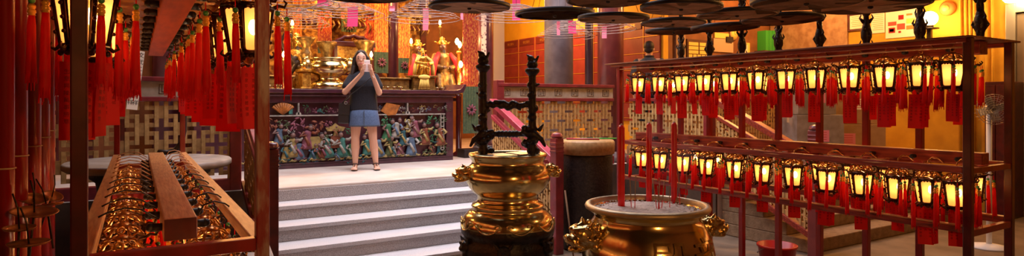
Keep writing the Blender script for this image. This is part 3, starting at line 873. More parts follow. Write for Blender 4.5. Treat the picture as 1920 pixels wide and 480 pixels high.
# --- near rack, seen from its end
LX0, LX1 = -.121, .307
LY = [1.87, 5.40]
RK2 = rack(LX0, LX1, LY[0], LY[-1], 'near red rack with a brown central trough seen end-on, hung with lanterns and tassels', 'red_lacquer', 'rail_wood', 2.10, 1.205, LY, low=False, near=('dark_lacquer', 'worn_post'), xc=.127, w=.036, ty=2.33, rz_=.066)
Ys = [2.12, 2.42, 2.72, 3.02, 3.32, 3.62, 3.92, 4.22, 4.52, 4.82, 5.12]
for i, y in enumerate(Ys):
    if i != 1:
        v = (1, 1, 3, 0, 1, 2, 0, 3, 2, 0, 2)[i]
        place(v, LX0 - .0, y - (.0 if i else .02), 2.06, .35 if i == 0 else R.uniform(-.4, .4), 'lantern with %s, %s of the near rack\'s dark-post upper row' % (VD[v], ORD[i]), 'upper row on the dark-post side of the near rack', RK2, 1, 1)
    v = (3, 1, 3, 1, 0, 1, 2, 0, 3, 0, 2)[i]
    place(v, LX1 - .0, y + (.02 if i == 0 else 0), 2.06, .62 if i == 0 else R.uniform(-.2, .6), 'lantern with %s, %s of the near rack\'s red-post upper row' % (VD[v], ORD[i]), 'upper row on the red-post side of the near rack', RK2, -1, 1)
for i in range(13):
    y = 2.02 + i * .262
    for s, x in ((0, LX0 + .075), (1, LX1 - .075)):
        v = (0, 2, 1, 2)[(i + s) % 4]
        place(v, x, y, 1.225, R.uniform(0, 1) + s * PI, 'brass-topped lantern seen from above, %s along the near rack\'s %s lower row' % (ORD[i], ('dark-post', 'red-post')[s]), 'lower rows of lanterns under the near rack')
# curved cables from the trough to the rails
for i in range(12):
    y = 2.45 + i * .25
    for s in (-1, 1):
        xc = .127
        b = MB(); x1 = (LX1 if s > 0 else LX0) - s * .0
        b.tube([(xc + s * .06, y, 1.262), (xc + (x1 - xc) * .45, y + .015, 1.297), (xc + (x1 - xc) * .65, y + .03, 1.305), (xc + (x1 - xc) * .85, y + .04, 1.292), (x1 - s * .012, y + .045, 1.279)], .0030, 6)
        b.build('curved_arm', 'iron' if i < 5 else 'bamboo', RK2)
b = MB(); b.tube([onY(348, 60, 5.46), onY(346, 150, 5.46), onY(346, 205, 5.46), onY(345, 245, 5.46), onY(340, 268, 5.46), onY(328, 282, 5.46), onY(312, 286, 5.46), onY(298, 285, 5.42)], .020, 10); b.build('power_cable', 'cable', RK2)
rebase(RK1, ((RX0 + RX1) / 2, RY[0], 0)); rebase(RK2, ((LX0 + LX1) / 2, LY[0], 0))

# ============================================================ giant red joss poles
trng = R
for i, (px, yy) in enumerate(((9, 2.0), (35, 2.3), (61, 2.6), (79, 3.0), (91, 3.4))):
    p = onY(px, 200, yy)
    r = (15, 14, 13.5, 12, 10)[i] / F * (yy / (CS - SN * (px - 960) / F))
    t = thing('joss_pole', 'tall glossy red pole, %s' % ('nearest the picture edge in the row', 'second from the picture edge in the row', 'middle one of the five in the row', 'fourth from the picture edge in the row', 'last and thinnest of the row, beside the rack')[i], 'pole', (p.x, p.y, 0), 0, 'tall red poles in a row')
    MB().lathe([(r, 0), (r, 3.4), (r * .4, 3.45)], 28).build('shaft', 'pole_red', t)
    b = MB(); b.torus((0, 0, 1.5 + .01 * i), r + .0015, .0022, 24, 5); b.build('wire_tie', 'beige', t)
    if i in (0, 2): b = MB(); b.lathe([(r + .001, 2.2), (r + .012, 2.21), (r + .012, 2.24), (r + .001, 2.25)], 24, cap=False); b.build('collar', 'dark_lacquer', t)
p0 = onY(60, 440, 2.2)
o = MB().bb(-.42, -.2, 1.5, 3.6, .92, .98).build('wooden_ledge', 'rail_wood')
o.location = (-.14, 0, 0)
t = thing('pole_bench', 'brown wooden ledge running beneath the small round trays by the red poles', 'ledge', (0, 0, 0)); o.parent = t
b = MB(); 
for y in (1.6, 3.5): b.bb(-.54, -.49, y - .03, y + .03, 0, .92); b.bb(-.40, -.35, y - .03, y + .03, 0, .92)
b.build('leg', 'rail_wood', t)
for i, (px, py, wpx, yy, tl) in enumerate(((54, 459, 68, 1.75, .0), (36, 431, 52, 1.8, .1), (64, 400, 76, 1.95, .25), (88, 388, 54, 2.2, -.35), (62, 375, 50, 2.3, .5), (97, 370, 36, 2.6, .8))):
    p = onY(px, py, yy); d = yy / (CS - SN * (px - 960) / F); r = wpx / 2 * d / F
    t = thing('round_drip_tray', 'x', 'tray', p, 0, 'small round tin trays on spikes beside the red poles')
    t['label'] = ('lowest small round tin tray on a spike by the red poles', 'small round tin tray hovering just above the lowest one', 'widest tilted tin tray in the middle of the cluster',
                  'tin tray tilted sharply towards the rack', 'pale brown tin tray behind the widest one', 'small tin tray farthest from the picture edge')[i]
    t.rotation_euler = (tl * .5, tl * .4, 0)
    MB().lathe([(.004, 0), (r * .9, .0015), (r, .006), (r * .98, .007), (r * .88, .003), (.004, .0025)], 28).build('dish', 'tin', t)
    MB().tube([(0, 0, .002), (-.004, 0, .05), (-.015, .0, .085)], .002, 6).build('spike', 'iron', t)
    MB().tube([(0, 0, -.002), (0, 0, -(p.z - .985) if tl == 0 else -.12)], .003, 6).build('stem', 'iron', t)

# ============================================================ round stone table behind the near rack
t = thing('round_table', 'round pale stone table on a dark drum base behind the near rack', 'table', (.11, 6.12, 0))
MB().lathe([(.02, 1.10), (.60, 1.10), (.63, 1.12), (.63, 1.155), (.615, 1.167), (.02, 1.167)], 48).build('table_top', 'table_stone', t)
MB().lathe([(.40, 0), (.42, .05), (.36, .1), (.34, .6), (.40, 1.0), (.46, 1.05), (.46, 1.099)], 40).build('drum_base', 'iron_dark', t)
t = thing('low_bench', 'low grey stone bench beside the drum base of the round table', 'bench', (.78, 5.1, 0), -.1)
MB().bb(-.13, .13, -.4, .4, .44, .5).build('seat', 'table_stone', t, bevel=.01)
for y in (-.3, .3): MB().bb(-.1, .1, y - .04, y + .04, 0, .44).build('leg', 'iron_dark', t, bevel=.006)
# paper notice hanging over the left-hand fence
p = onY(254, 150, 6.3)
o = MB().bb(-.045, .045, -.003, .003, -.26, .26); o.mat(1)
for q in range(2):
    for r in range(8): put_text(o, '文武二帝平安吉祥'[r], .05, Matrix(((1, 0, 0, -.02 + q * .04), (0, 0, 1, -.0045), (0, 1, 0, .22 - r * .06), (0, 0, 0, 1))))
o = o.build('hanging_paper', ['white_paper', 'black_ink'], loc=p, rot=(0, .12, .4))
tag(o, 'white paper strip with writing hanging above the fence behind the near rack', 'paper strip')
# ============================================================ beast-head handle
def beast(parent, loc, rz, s, m='brass_cast', vox=.0045):
    """lion mask looking along local -x, joined to the pot at +x"""
    b = MB()
    b.cap((.42, 0, .02), (.05, 0, .05), .30, .30)               # neck and skull
    b.ball((-.02, 0, .08), (.30, .30, .26), 16, 10)
    b.ball((-.30, 0, -.04), (.22, .25, .13), 16, 10)            # muzzle
    b.ball((-.42, 0, .04), (.10, .13, .08))                     # nose
    for y in (-.09, .09): b.ball((-.47, y, .02), .055)
    b.ball((-.22, 0, -.30), (.20, .20, .08), 14, 8)             # lower jaw
    b.cap((-.05, 0, -.22), (.20, 0, -.12), .16, .20)
    for y in (-.22, .22):
        b.cap((-.34, y * .9, -.10), (-.10, y * 1.2, -.22), .055, .045)      # lip curl
        b.ball((-.20, y * .75, .14), (.085, .075, .085))                   # eye
        b.cap((-.30, y * .45, .22), (-.05, y * 1.25, .27), .06, .05)         # brow
        b.cap((-.05, y * 1.25, .27), (.10, y * 1.35, .16), .05, .04)
        b.cap((.10, y * 1.1, .28), (.14, y * 1.5, .44), .09, .03)           # ear
        b.cap((-.38, y * .7, -.14), (-.36, y * .7, -.24), .035, .012)       # fangs
        b.cap((.05, y * 1.3, -.02), (.30, y * 1.5, -.12), .07, .05)
        for k in range(4):                                                 # mane curls
            a = k * .8 - .9
            b.ball((.22 + .03 * k, y * (1.25 + .15 * math.cos(a)), .30 * math.sin(a) + .02), .085)
    b.cap((-.12, 0, .30), (.06, 0, .40), .07, .05); b.cap((.06, 0, .40), (-.02, 0, .50), .05, .03)
    for k in range(4): b.ball((.0 + .10 * k, 0, .30 + .03 * math.sin(k * 2)), .07)
    for k in range(5): b.ball((-.38 + .03 * abs(k - 2), -.12 + .06 * k, -.25), .025)
    o = b.build('beast_head', m, parent, loc, (0, 0, rz), remesh=vox * 1.2 / s, smooth_it=4)
    o.scale = (s, s, s)
    return o

# ============================================================ large censer in front
A = onD(1213, 384, 3.3)
t = thing('large_censer', 'large round brass incense censer filled with ash and three thick red candles', 'incense burner', (A.x, A.y, 0), 0)
rz0 = A.z
prof = [(.02, -.50), (.16, -.50), (.23, -.47), (.30, -.40), (.345, -.31), (.352, -.24), (.335, -.16), (.300, -.095), (.280, -.065), (.284, -.045), (.310, -.028), (.324, -.018), (.326, -.004), (.320, .002), (.308, .0), (.300, -.012), (.292, -.03), (.28, -.06)]
MB().lathe([(r, z + rz0) for r, z in prof], 96, cap=False).build('pot', 'brass', t)
b = MB(); b.lathe([(.296, rz0 - .02), (.300, rz0 + .004), (.308, rz0 + .010), (.326, rz0 + .006), (.333, rz0 - .006), (.328, rz0 - .018), (.318, rz0 - .022)], 96, cap=False); b.build('rim', 'brass_dull', t)
b = MB()
b.lathe([(.001, rz0 - .012), (.06, rz0 - .016), (.15, rz0 - .013), (.24, rz0 - .02), (.298, rz0 - .03)], 64, cap=False)
for i in range(320):
    a = R.random() * 2 * PI; q = .285 * math.sqrt(R.random())
    b.ball((q * math.cos(a), q * math.sin(a), rz0 - .018), (.003 + .006 * R.random(), .003 + .005 * R.random(), .003 + .003 * R.random()), 5, 4)
b.build('ash', 'ash', t)
b = MB(); Z0 = rz0 - .46
for k in range(3):
    a = k * 2 * PI / 3 + .6
    c_, s_ = math.cos(a), math.sin(a)
    b = MB(); b.tube([(c_ * .2, s_ * .2, rz0 - .44), (c_ * .27, s_ * .27, rz0 - .5), (c_ * .26, s_ * .26, rz0 - .6), (c_ * .24, s_ * .24, .475), (c_ * .26, s_ * .26, .451)], [.06, .065, .045, .04, .055], 14)
    b.build('foot', 'brass', t)
# beasts
for (px, dd, ang) in ((1098, -1, 0), (1335, 1, 0)):
    pass
axis = math.radians(12)
ca, sa = math.cos(axis), math.sin(axis)
# left head sits towards the camera, right head behind
hl = Vector((-CS * .36 - SN * .13, SN * .36 - CS * .13, rz0 - .145)); ang = math.atan2(-hl.y, -hl.x)
beast(t, hl, ang, .20)
hr = Vector((CS * .385 + SN * .06, -SN * .385 + CS * .06, rz0 - .13)); ang = math.atan2(-hr.y, -hr.x)
beast(t, hr, ang, .15)
# raised characters on the belly
b = MB()
for ch, px in (('殿', 1228), ('帝', 1298)):
    u = (px - 1213) / F * 3.3; rr = .345
    dv = Vector((-SN, -CS, 0)); rv = Vector((CS, -SN, 0))
    an = math.asin(u / rr); nrm = dv * math.cos(an) + rv * math.sin(an); tx = rv * math.cos(an) - dv * math.sin(an)
    vs, fs = glyphs(ch, .21)
    base = nrm * .345 + Vector((0, 0, rz0 - .265))
    out = []
    zr = [(z + .0, r) for r, z in prof[3:9]]
    def rad(z):
        zz = z - rz0
        for (z1, r1), (z2, r2) in zip(zr, zr[1:]):
            if z1 <= zz <= z2: return r1 + (r2 - r1) * (zz - z1) / (z2 - z1)
        return zr[0][1] if zz < zr[0][0] else zr[-1][1]
    for off in (.007,):
        vv = []
        for v in vs:
            an2 = an + v.x / rr; z = rz0 - .238 + v.y
            r_ = rad(z) + off
            nn = dv * math.cos(an2) + rv * math.sin(an2)
            vv.append(Vector((nn.x * r_, nn.y * r_, z)))
        k = len(vv); b.add(vv, fs)
b.build('raised_characters', 'gold_dull', t)
# stone stand below
b = MB(); b.lathe([(.40, 0), (.42, .03), (.38, .08), (.33, .14), (.33, .36), (.38, .42), (.40, .45)], 8, smooth=False); tag(b.build('stone_pedestal', 'table_stone', loc=(A.x, A.y, 0), bevel=.006), 'octagonal stone pedestal under the large ash-filled censer', 'pedestal')

# candles and incense sticks standing in the ash
def candle(px, ytop, ybot, wpx, label, tilt=0):
    g = onD(px, ybot, 3.3 * 1.0)
    # where the foot meets the ash plane
    zash = rz0 - .02
    a_, b_, c_ = ray(px, ybot); d = (zash - CZ) / c_
    g = Vector((a_ * d, b_ * d, zash)); h = (ybot - ytop) * d / F; r = wpx / 2 * d / F
    h2 = (CZ + (190 - ytop) / F * d) - zash
    t = thing('thick_candle', label, 'candle', g - Vector((0, 0, .04)), 0, 'thick red candles in the large censer')
    b = MB(); b.lathe([(r, 0), (r * 1.02, .1), (r * .97, h2 * .6), (r, h2 + .035), (r * .55, h2 + .05)], 20); b.build('wax', 'candle', t)
    b = MB(); b.lathe([(r * .5, h2 + .0505), (r * .1, h2 + .058)], 12); b.build('tip', 'wick', t)
candle(1165, 238, 388, 13, 'thick red candle standing alone at the beast-head side of the ash')
candle(1217, 234, 376, 10.5, 'middle and rearmost of the three thick red candles')
candle(1264, 233, 378, 11, 'thick red candle on the lantern-rack side of the ash')
for i, (px, yt, yb, ln) in enumerate(((1184, 335, 391, -3), (1190, 330, 392, 2), (1232, 338, 392, -8), (1236, 335, 393, 0), (1240, 340, 392, 6), (1234, 345, 394, 3), (1256, 350, 391, -1), (1275, 318, 384, -4), (1285, 322, 381, 3), (1237, 350, 393, -4))):
    a_, b_, c_ = ray(px, yb); d = (rz0 - .02 - CZ) / c_
    g = Vector((a_ * d, b_ * d, rz0 - .03)); h = (yb - yt) * d / F + .015
    rv = Vector((CS, -SN, 0)) * (ln * d / F)
    b = MB(); b.tube([(0, 0, 0), (rv.x * .35, rv.y * .35, h * .35)], .0022, 6); b.mat(1); b.tube([(rv.x * .351, rv.y * .351, h * .351), (rv.x, rv.y, h)], .0026, 6)
    tag(b.build('incense_stick', ['candle', 'rust_tan'], loc=g), 'thin incense stick burning down in the ash of the large censer', 'incense stick', 'thin incense sticks in the large censer')

# ============================================================ tall brass censer with iron handles
B = onD(952, 288, 4.2)
t = thing('brass_censer', 'polished brass censer on a flared scalloped base carrying two tall black iron handles', 'incense burner', (B.x, B.y, 0))
z0 = B.z
P2 = [(.02, -.44), (.30, -.44), (.302, -.455), (.312, -.49), (.305, -.515), (.30, -.48), (.298, -.43)]
prof = [(.30, -.515), (.314, -.50), (.318, -.475), (.300, -.42), (.262, -.385), (.238, -.378), (.243, -.362), (.250, -.352), (.243, -.338), (.214, -.328), (.206, -.30), (.212, -.272), (.235, -.262), (.265, -.225), (.288, -.18), (.292, -.15), (.285, -.115), (.262, -.078), (.248, -.066), (.246, -.048), (.262, -.02), (.270, -.006), (.267, .002), (.25, 0), (.243, -.02), (.24, -.06)]
MB().lathe([(r, z + z0) for r, z in prof], 96, cap=False).build('pot', 'brass', t)
b = MB()
for k in range(9):       # scrolled petals around the base
    a = k * 2 * PI / 9 + .25
    pts = []
    for e in range(13):
        f = e / 12; an = a + (f - .5) * .56; zz = z0 - .455 - .05 * math.sin(PI * f) ** .8 + .012
        rr = .3185 + .004 * math.sin(PI * f)
        pts.append((math.cos(an) * rr, math.sin(an) * rr, zz))
    b.tube(pts, .006, 6)
    for sgn in (-1, 1):
        sp = []
        for e in range(12):
            an0 = e * .5; q = .026 - .0018 * e
            an = a + sgn * (.30 - .06) + math.cos(an0) * q / .3 * -sgn
            sp.append((math.cos(an) * .316, math.sin(an) * .316, z0 - .452 + math.sin(an0) * q))
        b.tube(sp, .0045, 5)
b.build('petal_scrolls', 'brass_worn', t)
b = MB(); b.lathe([(.001, z0 - .025), (.243, z0 - .025)], 48, cap=False); b.mat(1)
b.bb(-.2, .02, -.10, .10, z0 - .012, z0 - .004); b.bb(.04, .2, -.10, .1, z0 - .008, z0 + .0)
b.build('ash_cover', ['ash', 'grey_metal'], t)
hv = Vector((CS, -SN, 0)); fv = Vector((SN, CS, 0))
pl = -hv * .305 - fv * .06 + Vector((0, 0, z0 - .135)); beast(t, pl, math.atan2(-pl.y, -pl.x), .14)
pr = hv * .31 + fv * .02 + Vector((0, 0, z0 - .12)); beast(t, pr, math.atan2(-pr.y, -pr.x), .12)
# iron handles
def iron_handles():
    b = MB()
    for s in (-1, 1):
        x = s * .168; top = .60 if s < 0 else .575
        b.cap((x, 0, -.02), (x, 0, top), .029, .026)
        for k, (z, r) in enumerate(((.02, .04), (.09, .036), (.17, .042), (.25, .034), (.31, .036), (.40, .033), (.47, .035))):
            b.ball((x + .008 * math.sin(k * 2), .01 * math.cos(k * 3), z), (r, r, r * .8))
        b.lathe([(.028, top - .04), (.05, top - .015), (.052, top), (.04, top + .01)], 16, (x, 0, 0))
        # small lion on top
        b.ball((x, 0, top + .035), (.04, .032, .032)); b.ball((x - .01, 0, top + .075), (.025, .022, .024)); b.cap((x + .02, 0, top + .05), (x + .04, 0, top + .09), .012, .008)
        b.cap((x - .02, 0, top + .09), (x - .035, 0, top + .10), .012, .006)
        # dragon coils at the lower joint
        for k in range(14):
            a = k * .75
            b.ball((x - s * .012 + .045 * math.cos(a), .045 * math.sin(a), .02 + k * .012), .022)
        b.cap((x, -.02, .14), (x + s * .06, -.03, .10), .028, .016); b.cap((x + s * .06, -.03, .10), (x + s * .085, -.02, .055), .018, .010)
        b.cap((x + s * .05, 0, .165), (x + s * .075, 0, .20), .016, .006)
        b.cap((x, 0, .12), (x - s * .06, -.02, .15), .03, .02)
        for k in range(5):
            a = k * 1.3 + s
            b.cap((x, 0, .22 + .06 * k), (x + .045 * math.cos(a), .045 * math.sin(a), .235 + .06 * k), .018, .008)
    # rungs
    b.cap((-.168, 0, .135), (.168, 0, .135), .020, .020)
    b.cap((-.168, 0, .335), (.168, 0, .33), .016, .016)
    for k in range(7):
        b.ball((-.045 + .016 * k, 0, .33 + .012 * math.sin(k * 1.5)), (.028, .026, .026))
    for k in range(6): b.ball((-.06 + .024 * k, 0, .135), (.016, .026, .026))
    b.cap((-.05, 0, .35), (-.09, 0, .36), .018, .008); b.cap((.05, 0, .33), (.085, 0, .30), .018, .008)
    b.cap((-.10, 0, .33), (-.12, 0, .35), .022, .014); b.cap((.10, 0, .33), (.125, 0, .345), .022, .012)
    return b.build('iron_handle_frame', 'iron_dark', t, loc=(0, 0, z0), rot=(0, 0, -math.radians(31.5)), remesh=.005)
iron_handles()
# black iron pedestal
t = thing('iron_pedestal', 'round black iron pedestal with beast masks under the polished brass censer', 'pedestal', (B.x, B.y, 0))
b = MB(); h = z0 - .445
b.lathe([(.26, .0), (.30, .03), (.30, .10), (.24, .16), (.22, .40), (.28, h - .30), (.315, h - .22), (.318, h - .14), (.300, h - .12), (.305, h - .10), (.318, h - .085), (.322, h - .045), (.300, h - .02), (.285, h - .005), (.02, h - .005)], 64)
b.build('drum', 'iron_dark', t)
for k in range(6):
    a = k * PI / 3 + .95
    b = MB(); c_, s_ = math.cos(a), math.sin(a)
    X = Matrix.Rotation(a, 4, 'Z'); b.X = X
    b.ball((.315, 0, h - .16), (.03, .045, .045)); b.ball((.335, 0, h - .17), (.022, .03, .02)); b.ball((.335, .02, h - .135), .013); b.ball((.335, -.02, h - .135), .013)
    b.cap((.31, .04, h - .13), (.32, .065, h - .10), .014, .006); b.cap((.31, -.04, h - .13), (.32, -.065, h - .10), .014, .006)
    b.cap((.31, 0, h - .20), (.325, 0, h - .42), .022, .03); b.cap((.325, 0, h - .42), (.30, 0, h - .60), .03, .02)
    b.build('beast_mask', 'iron_dark', t, remesh=.006)

# ============================================================ black drum furnace
D = onD(1100, 262, 7.0)
t = thing('drum_furnace', 'big black drum with a pale tan lid behind the large censer', 'drum', (D.x, D.y, 0))
h = D.z
MB().lathe([(.27, 0), (.285, .02), (.29, .3), (.295, h - .18), (.29, h - .16)], 48).build('body', 'iron_dark', t)
MB().lathe([(.292, h - .16), (.315, h - .15), (.318, h - .02), (.30, h), (.02, h)], 48).build('lid', 'lattice_wood', t)
o = MB().tube([(-.22, .05, 0), (.3, -.02, .0)], .008, 8).build('green_stick', 'green_plastic', loc=(D.x + .12, D.y, h + .009), rot=(0, 0, -.4)); tag(o, 'thin green stick lying on the pale lid of the black drum', 'stick')
o = MB().tube([(-.25, .0, 0), (.12, .0, .0)], .011, 8).build('pink_stick', 'pink_rail', loc=(D.x - .02, D.y - .06, h + .012), rot=(0, 0, -.7)); tag(o, 'short pink-red stick lying on the pale lid of the black drum', 'stick')
p = onD(1085, 400, 4.6)
o = MB().tube([(0, 0, 0), (-.12, .05, 1.0)], .006, 8).build('leaning_stick', 'rust_tan', loc=(p.x + .03, p.y, .002)); tag(o, 'thin brown stick leaning between the red newel post and the drum', 'stick')
p = onD(1457, 458, 5.6)
t = thing('red_bucket', 'red plastic bucket on the ground below the lantern rack', 'bucket', (p.x, p.y, 0))
hb = p.z; MB().lathe([(.115, 0), (.165, hb - .02), (.175, hb - .02), (.175, hb), (.160, hb), (.112, .012)], 32, cap=True).build('pail', 'red_plastic', t)
MB().tube([(.17 * math.cos(a), .17 * math.sin(a), hb - .01 - .1 * math.sin(a)) for a in [PI * k / 12 for k in range(13)]], .004, 6).build('handle', 'grey_metal', t)

# ============================================================ drip trays under the incense coils
def tray_proto(r=.44):
    t = thing('hanging_tray', 'x', 'hanging tray', (0, 0, 0), 0, 'dark round trays hanging below the skylight')
    MB().lathe([(.02, 0), (r - .02, 0)], 48).build('underside', 'disc_under', t)
    b = MB(); b.lathe([(r - .02, -.002), (r, 0), (r + .004, .012), (r + .004, .04), (r - .004, .042), (r - .008, .012), (.02, .010)], 48, cap=False); b.build('rim', 'disc_rim', t)
    b = MB(); b.lathe([(.022, -.001), (.022, -.014), (.010, -.022), (.002, -.022)], 12); b.build('hook_boss', 'iron', t)
    for k in range(3):
        a = k * 2 * PI / 3 + .4
        b = MB(); b.tube([(r * math.cos(a), r * math.sin(a), .05), (0, 0, .95)], .003, 5); b.build('hanger', 'iron', t)
    MB().tube([(0, 0, .95), (0, 0, 2.0)], .003, 5).build('cord', 'iron', t)
    return t
TR = [(690, -6, 168, 4.2, 'hanging tray above the long-haired visitor'), (880, 15, 154, 4.4, 'hanging tray in front of the purple column'), (1040, 29, 150, 5.4, 'thin dark tray in front of the grey column'),
      (1140, 2, 158, 3.7, 'brown tray overlapping the thin dark one'), (1150, 37, 134, 4.7, 'brown tray just under the overlapping pair'), (1277, 17, 152, 3.5, 'brown tray with the skylight glinting beyond its rim'),
      (1262, 45, 120, 5.0, 'small far tray in the middle of the cluster'), (1263, 61, 106, 6.0, 'smallest and lowest far tray over the dark-haired man'), (1382, 29, 146, 4.1, 'brown tray in the middle of the cluster'),
      (1359, 54, 124, 5.5, 'far brown tray above the card rack'), (1466, 39, 144, 4.9, 'brown tray above the green binders'), (1512, 6, 200, 3.1, 'wide near tray above the brown board'),
      (1385, -14, 200, 2.5, 'wide near tray touching the top of the picture'), (1632, 12, 200, 3.8, 'wide near tray beside the notices'), (1745, -12, 175, 3.2, 'tray above the bright globe lamp'), (1230, -20, 180, 2.9, 'tray just above the picture edge beyond the second pair'),
      (985, -22, 165, 3.3, 'tray above the yellow wall at the upper edge')]
tp = tray_proto()
for i, (px, py, w, d, lb) in enumerate(TR):
    s_ = w * d / F / .89
    p = onD(px, py, d)
    o = tp if i == 0 else copy_tree(tp)
    o.scale = (s_, s_, s_); o.location = p; o.rotation_euler = (R.uniform(-.02, .02), R.uniform(-.02, .02), R.random() * 6)
    o['label'] = 'dark round ' + lb if 'dark' not in lb else lb

# ============================================================ incense coils
def coil_proto(r, hgt, turns):
    n = turns * 32; pts = []
    for i in range(n + 1):
        f = i / n; a = 2 * PI * turns * f; q = .05 + (r - .05) * f
        pts.append((q * math.cos(a), q * math.sin(a), -hgt * f ** 1.3))
    return MB().tube(pts, .0036, 5).build('coil', 'coil')
cp = [coil_proto(.47, .16, 8), coil_proto(.44, .24, 9)]
used_c = [False, False]
CO = [(642, 28, 160, 0, 'incense coil behind the pink tag above the visitor'), (795, 40, 150, 1, 'incense coil beside the dark column above the statues'), (968, 36, 160, 0, 'incense coil above the yellow wall'),
      (1060, 70, 112, 1, 'lowest incense coil in front of the grey column'), (1118, 56, 152, 0, 'incense coil peeping out under the tray by the red-brown column'), (560, 48, 120, 1, 'incense coil above the brass vases of the altar'), (540, 10, 200, 0, 'higher incense coil at the red post')]
for i, (px, py, w, v, lb) in enumerate(CO):
    d = (.94, .88)[v] * F / w; p = onD(px, py, d)
    o = cp[v]
    if used_c[v]: o = cp[v].copy(); C.objects.link(o)
    used_c[v] = True
    t = thing('hanging_coil', 'pale ' + lb, 'incense coil', (p.x, p.y, p.z + (.16, .24)[v]), R.random() * 6, 'incense coils hanging under the skylight')
    o.name = 'coil'; o.parent = t
    MB().tube([(0, 0, 0), (0, 0, .6)], .0025, 5).build('cord', 'iron', t)
TG = [(661, 31, 20, 38, 0, 'bright pink tag hanging from the coil above the visitor'), (798, 36, 11, 42, 1, 'long narrow pink tag in front of the altar statues'), (824, 0, 20, 14, 0, 'wide pink tag at the picture top beside a tray'),
      (968, 18, 15, 42, 0, 'long pink tag hanging above the yellow wall'), (1047, 53, 6, 26, 1, 'thin pale pink tag on the lowest coil'), (1073, 51, 15, 24, 0, 'wide deep pink tag on the lowest coils'), (1133, 61, 9, 22, 1, 'small pale pink tag near the red-brown column'),
      (735, 16, 10, 10, 1, 'tiny pale pink tag at the end of the tray'), (866, 25, 5, 24, 1, 'slim pale pink tag beside the embroidered banner'), (605, 5, 22, 14, 0, 'wide purple-pink tag at the top by the altar')]
for i, (px, py, w, h, v, lb) in enumerate(TG):
    d = 7.6 + .02 * i; p = onD(px, py, d); w2 = w * d / F; h2 = h * d / F
    t = thing('pink_tag', lb, 'paper tag', p, -math.radians(31.5) + R.uniform(-.2, .2), 'pink paper tags under the incense coils')
    b = MB(); n = 4
    for k in range(n):
        a0, a1 = h2 / 2 - h2 * k / n, h2 / 2 - h2 * (k + 1) / n
        y0_, y1_ = .01 * math.sin(k * 1.1), .01 * math.sin((k + 1) * 1.1)
        b.add([(-w2 / 2, y0_, a0), (w2 / 2, y0_, a0), (w2 / 2, y1_, a1), (-w2 / 2, y1_, a1), (-w2 / 2, y0_ + .002, a0), (w2 / 2, y0_ + .002, a0), (w2 / 2, y1_ + .002, a1), (-w2 / 2, y1_ + .002, a1)], [(0, 3, 2, 1), (4, 5, 6, 7), (0, 4, 7, 3), (1, 2, 6, 5)])
    b.build('paper', 'pink_paper' if not v else 'pale_pink_paper', t)
    MB().tube([(0, 0, h2 / 2 - .005), (0, 0, h2 / 2 + .5)], .0013, 4).build('string', 'coil', t)

# faint smoke rising from the incense
def smoke():
    m = bpy.data.materials.new('smoke'); m.use_nodes = True; nt = m.node_tree; N = nt.nodes; L = nt.links
    N.remove(N['Principled BSDF']); out = [n for n in N if n.type == 'OUTPUT_MATERIAL'][0]
    v = N.new('ShaderNodeVolumePrincipled'); v.inputs['Color'].default_value = (.86, .80, .92, 1)
    tc = N.new('ShaderNodeTexCoord'); mp = N.new('ShaderNodeMapping'); mp.inputs['Scale'].default_value = (1, 1, .35)
    nz = N.new('ShaderNodeTexNoise'); nz.inputs['Scale'].default_value = 9; nz.inputs['Detail'].default_value = 3; nz.inputs['Distortion'].default_value = 1.2
    mr = N.new('ShaderNodeMapRange'); mr.inputs[1].default_value = .48; mr.inputs[2].default_value = .75; mr.inputs[3].default_value = 0; mr.inputs[4].default_value = 1.6
    L.new(tc.outputs['Object'], mp.inputs['Vector']); L.new(mp.outputs[0], nz.inputs['Vector']); L.new(nz.outputs['Fac'], mr.inputs[0]); L.new(mr.outputs[0], v.inputs['Density']); L.new(v.outputs[0], out.inputs['Volume'])
    MT['smoke'] = m
smoke()
b = MB(); b.tube([(0, 0, 0), (.05, .02, .10), (.10, .02, .22), (.08, .05, .36), (.16, .08, .52)], [.03, .07, .11, .13, .05], 16)
tag(b.build('incense_smoke', 'smoke', loc=(A.x + .10, A.y - .03, rz0 + .03)), 'faint pale smoke drifting up from the incense sticks in the large censer', 'smoke', kind='stuff')
# ============================================================ altar table with carved front
AY = 8.73; AX0, AX1 = .62, 4.25; AH = 1.09
al = thing('carved_altar', 'long dark red altar table with colourful carved figures across its front', 'altar', ((AX0 + AX1) / 2, AY, PZ))
W = AX1 - AX0; hw = W / 2
b = MB(); b.bb(-hw, hw, .03, .75, .0, AH - .10); b.build('body', 'altar_lacquer', al, bevel=.006)
b = MB()
b.bb(-hw, hw, -.02, .03, 0, .055); b.bb(-hw, hw, -.03, .03, .055, .075); b.bb(-hw, -hw + .09, -.025, .029, .075, .899); b.bb(hw - .12, hw, -.025, .029, .075, .899)
b.bb(-hw, hw, -.027, .029, .90, .989); b.build('front_frame', 'altar_lacquer', al, bevel=.005)
# table slab with upturned ends
pts = []
for sx in (1,):
    top = [(-hw - .22, AH + .10), (-hw - .12, AH + .02), (-hw, AH), (hw, AH), (hw + .10, AH + .02), (hw + .16, AH + .10), (hw + .20, AH + .09), (hw + .15, AH - .03), (hw + .02, AH - .055), (-hw - .02, AH - .055), (-hw - .15, AH - .03), (-hw - .24, AH + .09)]
MB().prism(top, -.10, .85).build('table_slab', 'altar_lacquer', al, bevel=.006)
b = MB(); b.bb(-hw - .02, hw + .02, -.07, .0, .99, 1.03); b.build('cornice', 'altar_lacquer', al, bevel=.01)
